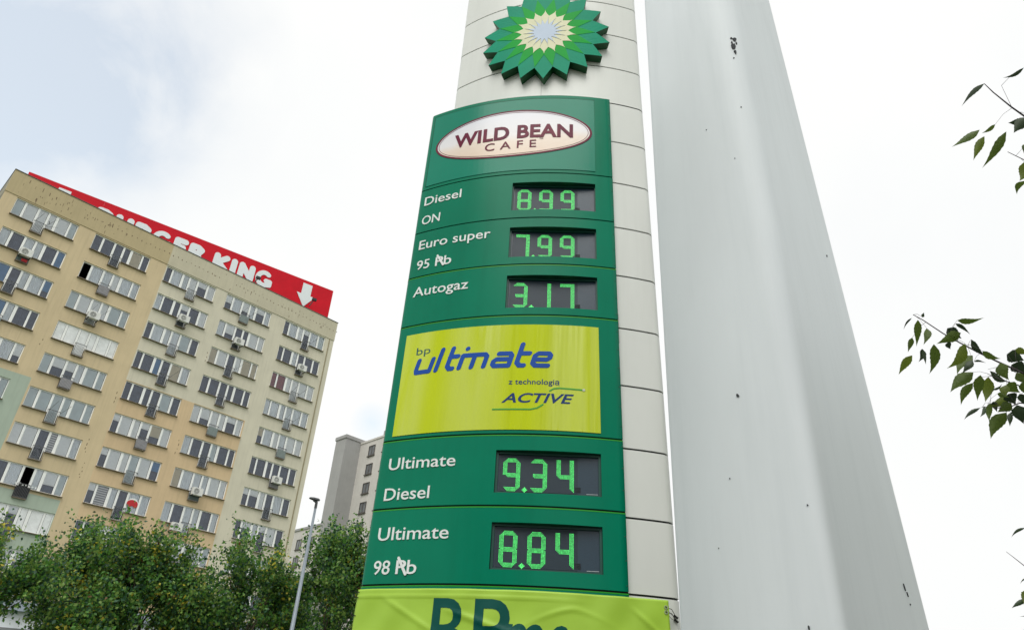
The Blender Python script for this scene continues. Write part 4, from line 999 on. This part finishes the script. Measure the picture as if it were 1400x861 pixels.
def tree(az, dist, top, rad, seed, label, nleaf=26000, yellow=.06, spread=.2, density=1.):
    P = pol(az, dist); rnd = random.Random(seed); root = empty('broadleaf_tree', (P.x, P.y, 0), label, 'tree', 'trees in front of the tower block')
    b = MB(); ends = []; H = top; tr_h = H*.33
    b.tube([P, P+Vector((.05, 0, tr_h*.5)), P+Vector((0, .05, tr_h))], [.17, .14, .12], 9)
    for k in range(5):
        a = k*1.257+rnd.uniform(-.3, .3); e = rnd.uniform(.25, .5) if k else 0; limb(b, P+Vector((0, .05, tr_h*(.8+.05*k))), Vector((math.cos(a)*e, math.sin(a)*e, 1)).normalized(), H*.30, .085, 3, ends, rnd, .6)
    # fit the crown to its surveyed height and width
    E_ = [e[0] for e in ends]; zmax = max(e.z for e in E_); k_ = (H-.15-tr_h)/(zmax-tr_h); rr_ = sorted(math.hypot(e.x-P.x, e.y-P.y) for e in E_)[int(len(E_)*.95)]; kr = rad/rr_
    fit = lambda q: Vector((P.x+(q[0]-P.x)*kr, P.y+(q[1]-P.y)*kr, tr_h+(q[2]-tr_h)*k_)) if q[2] > tr_h else Vector(q)
    b.v = [tuple(fit(v_)) for v_ in b.v]; b.build('trunk', bark, root, smooth=True)
    ends = [(fit(e[0]), e[1]) for e in ends]
    foliage('crown', ends, root, int(nleaf*.95), .125, seed, spread*.8, yellow)
    for c in root.children: c.matrix_parent_inverse = Matrix.Translation(-Vector(root.location))
tree(-34.0, 26.5, 6.55, 2.3, 21, 'dense dark green tree at the left edge of the photo', 26000, .03, .17)
tree(-28.1, 28.5, 7.55, 1.35, 22, 'narrow tree with a thin spiky top left of the fuller yellow-flecked tree', 8500, .06, .13)
tree(-24.2, 27.5, 7.35, 1.8, 23, 'full tree flecked with yellow leaves in front of the balcony with a side air conditioner', 19000, .12, .15)
tree(-27.0, 26.4, 5.1, 1.6, 28, 'low dense tree filling the space beneath the spiky one', 14000, .06, .2)
tree(-20.8, 26.8, 6.1, 1.1, 27, 'small low tree filling the gap left of the loose-crowned tree', 9000, .05, .16)
tree(-17.2, 28.0, 7.65, 1.9, 24, 'loose-crowned tree with dark limbs showing, just left of the lamp post', 15000, .06, .14)
tree(-11.3, 27.0, 8.05, 1.7, 25, 'dark green tree half hidden behind the left edge of the price pylon', 20000, .03, .15)
tree(-14.4, 29.5, 6.7, 1.1, 26, 'low tree directly behind the lamp post', 9000, .03, .16)

tree(57, 12.5, 8.2, 1.9, 31, 'dense tree added out of view to shade the right face of the mast', 30000, .02, .24)  # this tree and the next are added out of view to darken the mast
tree(60, 18, 9.5, 2.8, 32, 'larger dense tree added out of view to darken the mast from the right', 30000, .02, .3)
# ------------------------------------------------------------------ near branches at the right edge
nb = empty('overhanging_tree', (4.6, 3.3, 0), 'nearby tree at the right edge whose green leafy twigs hang into view, with unseen crowns added to shade the mast', 'tree')
def at(px, py, t_): return EYE+ray(px, py)*t_
lf_m = [mat('near_leaf', (.085, .13, .02), .45, .25, 30, .3, 60, transl=.35), mat('near_leaf_dark', (.035, .06, .025), .45, .25, 30, transl=.18), mat('near_leaf_bright', (.12, .16, .02), .45, .2, 30, transl=.45)]
twig = mat('twig_bark', (.09, .075, .08), .8, .2, 40)
STEMS = []; TWP = []
def leaf(p0, p1, w, seed, k=None, parent=nb):
    rnd = random.Random(seed); a = p1-p0; L = a.length; a.normalize(); view = ((p0+p1)/2-EYE).normalized(); side = a.cross(view).normalized()
    side.rotate(Matrix.Rotation(rnd.uniform(-.4, .4), 3, a)); nr = side.cross(a).normalized(); n = 15
    bow = rnd.uniform(-.16, .16)*L; fold = rnd.uniform(.1, .35); curl = rnd.uniform(-.15, .15)*L; vs = []
    prof = [0, .30, .60, .83, .96, 1., .98, .92, .83, .71, .57, .43, .30, .18, .08, 0]
    for i in range(n+1):
        t_ = i/n; c = p0+a*L*t_+side*bow*math.sin(math.pi*t_)+nr*curl*math.sin(math.pi*t_*.9); ww = w*.5*prof[i]
        jl = 1+(.09 if i % 2 else -.06)*rnd.uniform(.3, 1); jr = 1+(.09 if i % 2 else -.06)*rnd.uniform(.3, 1)
        vs += [c-side*ww*jl+nr*ww*fold, c-side*ww*.5*jl+nr*ww*fold*.42, c, c+side*ww*.5*jr+nr*ww*fold*.42, c+side*ww*jr+nr*ww*fold]
    fs = [(5*i+j, 5*i+j+1, 5*i+j+6, 5*i+j+5) for i in range(n) for j in range(4)]
    STEMS.append(p0); b = MB(); b.add(vs, fs); return b.build('leaf', lf_m[k if k is not None else rnd.choice((0, 0, 1, 2))], parent, smooth=True)
C2 = [(185,335,112,440,38,2),(183,135,137,200,9,1),(215,145,208,290,34,0),(240,132,248,105,15,1),(262,190,245,282,34,0),(185,240,160,320,26,0),(238,300,217,372,28,1),(242,305,258,385,16,1),(300,275,275,435,46,0),(445,215,310,275,50,0),(372,190,450,245,52,1),
 (425,148,570,133,28,0),(415,165,497,225,18,1),(468,272,365,405,52,2),(380,262,390,302,26,1),(508,335,424,442,54,0),(508,360,452,435,34,1),(500,250,572,332,30,1),(560,312,660,352,30,0),(512,425,388,533,62,0),(510,482,445,602,38,0),(550,440,535,580,46,0),
 (592,450,575,584,50,2),(600,418,690,472,32,1),(515,368,585,378,12,1),(612,520,665,485,11,1),(690,330,786,365,64,1),(735,305,800,330,34,2),(655,375,705,468,58,0),(715,385,800,440,62,1),(550,615,463,679,18,1),(572,608,545,667,18,1),(600,590,598,688,28,0),
 (618,582,640,640,28,1),(690,640,605,782,60,0),(705,558,588,612,40,2),(715,590,640,640,50,0),(712,640,706,717,25,1),(745,600,780,702,62,1),(640,540,705,560,24,0),(700,480,765,535,60,0),(690,492,690,562,40,2),(740,430,800,490,50,0),(760,540,800,610,52,1),(700,540,740,600,60,1),(770,480,820,560,60,0)]
s_ = 3.914; dist0 = 2.55
for i, (x0, y0, x1, y1, w, k) in enumerate(C2):
    rnd = random.Random(i); t0 = dist0+rnd.uniform(-.12, .12); t1 = t0+rnd.uniform(-.03, .03)
    p0 = at(1200+x0/s_, 400+y0/s_, t0); p1 = at(1200+x1/s_, 400+y1/s_, t1); leaf(p0, p1, w/s_/FPX*t0*1.14, 100+i, k)
C1 = [(628,148,492,285,26,1),(861,55,735,115,20,1),(600,420,435,522,40,0),(692,388,612,442,22,0),(628,458,562,602,42,2),(757,430,612,647,46,0),(880,370,768,380,40,1),(890,345,800,440,64,1),(862,610,835,720,58,2),(868,720,820,802,34,0),(940,330,880,420,60,1),(900,500,860,560,50,0)]
for i, (x0, y0, x1, y1, w, k) in enumerate(C1):
    rnd = random.Random(50+i); t0 = 2.35+rnd.uniform(-.08, .08); t1 = t0+rnd.uniform(-.03, .03)
    leaf(at(1200+x0/4.305, 80+y0/4.305, t0), at(1200+x1/4.305, 80+y1/4.305, t1), w/4.305/FPX*t0*1.12, 300+i, k)
C3 = [(960,195,868,258,16,1),(975,655,872,716,26,1),(1000,525,925,562,10,1),(1000,600,955,700,60,2),(990,765,915,770,8,1),(1010,230,960,300,60,0)]
for i, (x0, y0, x1, y1, w, k) in enumerate(C3):
    leaf(at(1200+x0/4.755, 680+y0/4.755, 2.6), at(1200+x1/4.755, 680+y1/4.755, 2.58), w/4.755/FPX*2.6*1.1, 400+i, k)
b = MB()
def tw(pts, r0, r1, s, ox, oy, t_): 
    n = len(pts); w3 = [at(ox+x/s, oy+y/s, t_+.02*math.sin(i*2)) for i, (x, y) in enumerate(pts)]
    for u_, v_ in zip(w3[:-1], w3[1:]): TWP.extend([u_.lerp(v_, k_/12) for k_ in range(13)])
    b.tube(w3, [r0+(r1-r0)*i/(n-1) for i in range(n)], 5)
tw([(190, 118), (240, 145), (350, 218), (440, 268), (540, 320), (640, 368), (700, 395), (800, 440), (1000, 560)], .0014, .0042, s_, 1200, 400, dist0)
tw([(585, 432), (650, 462), (740, 490), (900, 560)], .001, .003, s_, 1200, 400, dist0+.03); tw([(560, 612), (690, 618), (760, 590), (900, 600)], .001, .003, s_, 1200, 400, dist0-.03)
tw([(590, 410), (640, 398), (690, 395)], .0006, .001, s_, 1200, 400, dist0)
tw([(628, 150), (680, 200), (785, 285), (870, 345), (1000, 440)], .0012, .0036, 4.305, 1200, 80, 2.35); tw([(728, 160), (778, 265), (788, 285)], .0005, .0008, 4.305, 1200, 80, 2.35); tw([(765, 550), (861, 597), (1000, 650)], .001, .002, 4.305, 1200, 80, 2.38)
tw([(835, 350), (885, 388), (951, 440), (1100, 540)], .0007, .002, 4.755, 1200, 680, 2.6)
for p_ in STEMS:
    q_ = min(TWP, key=lambda c: (c-p_).length); L_ = (q_-p_).length
    if L_ < .085: mid = (p_+q_)/2+Vector((0, 0, .12*L_)); b.tube([p_, mid, q_], [.0005, .0006, .0008], 4)
# limbs outside the frame that carry the twigs
TR = Vector((4.6, 3.3, 0))
e1 = at(1200+1000/s_, 400+560/s_, dist0); e2 = at(1200+1000/4.305, 80+440/4.305, 2.35); e3 = at(1200+1100/4.755, 680+540/4.755, 2.6)
b.tube([e1, e1+Vector((.5, .1, -.25)), Vector((3.3, 2.5, 2.9)), Vector((4.6, 3.3, 2.2))], [.0045, .012, .03, .05], 7); b.tube([e2, e2+Vector((.5, .2, -.3)), Vector((3.6, 2.6, 3.9)), Vector((4.6, 3.3, 2.9))], [.004, .012, .03, .05], 7)
b.tube([e3, e3+Vector((.5, .2, -.1)), Vector((3.4, 2.6, 2.2)), Vector((4.6, 3.3, 1.7))], [.003, .01, .02, .04], 7)
b.build('twigs', twig, nb, smooth=True)
b = MB(); b.tube([TR, TR+Vector((.02, 0, 1.5)), TR+Vector((.1, 0, 3.2)), TR+Vector((.3, .2, 5.2))], [.15, .12, .09, .05], 12); b.build('trunk', bark, nb, smooth=True)
rnd = random.Random(5)
for i in range(70):
    s = rnd.choice(((e1, Vector((3.3, 2.5, 2.9))), (e2, Vector((3.6, 2.6, 3.9))), (e3, Vector((3.4, 2.6, 2.2))))); c = s[0].lerp(s[1], rnd.uniform(.15, 1))+Vector((rnd.gauss(.15, .12), rnd.gauss(0, .15), rnd.gauss(0, .12)))
    d = Vector((rnd.gauss(-.3, .6), rnd.gauss(0, .5), -1)).normalized(); leaf(c, c+d*rnd.uniform(.07, .11), rnd.uniform(.03, .045), 900+i)
def crown(cx, cy, cz, rx, ry, rz, n_, seed):
    rg = np.random.default_rng(seed); nc = 260; u = rg.normal(0, 1, (nc, 3)); u /= np.linalg.norm(u, axis=1)[:, None]; cc = u*rg.uniform(.35, 1, (nc, 1))**.5*np.array([rx, ry, rz])+np.array([cx, cy, cz])
    foliage('crown', [(tuple(c_), tuple(rg.normal(0, .6, 3))) for c_ in cc], nb, n_, .10, seed, .22, .02)
crown(7.3, 3.2, 3.6, 2.5, 2.7, 3.4, 62000, 77); crown(7.2, -1.2, 3.8, 2.9, 2.9, 3.2, 52000, 78)  # foliage masses added out of view to shade the mast's right face
for c in nb.children: c.matrix_parent_inverse = Matrix.Translation(-Vector(nb.location))
print('objects', len(bpy.data.objects))
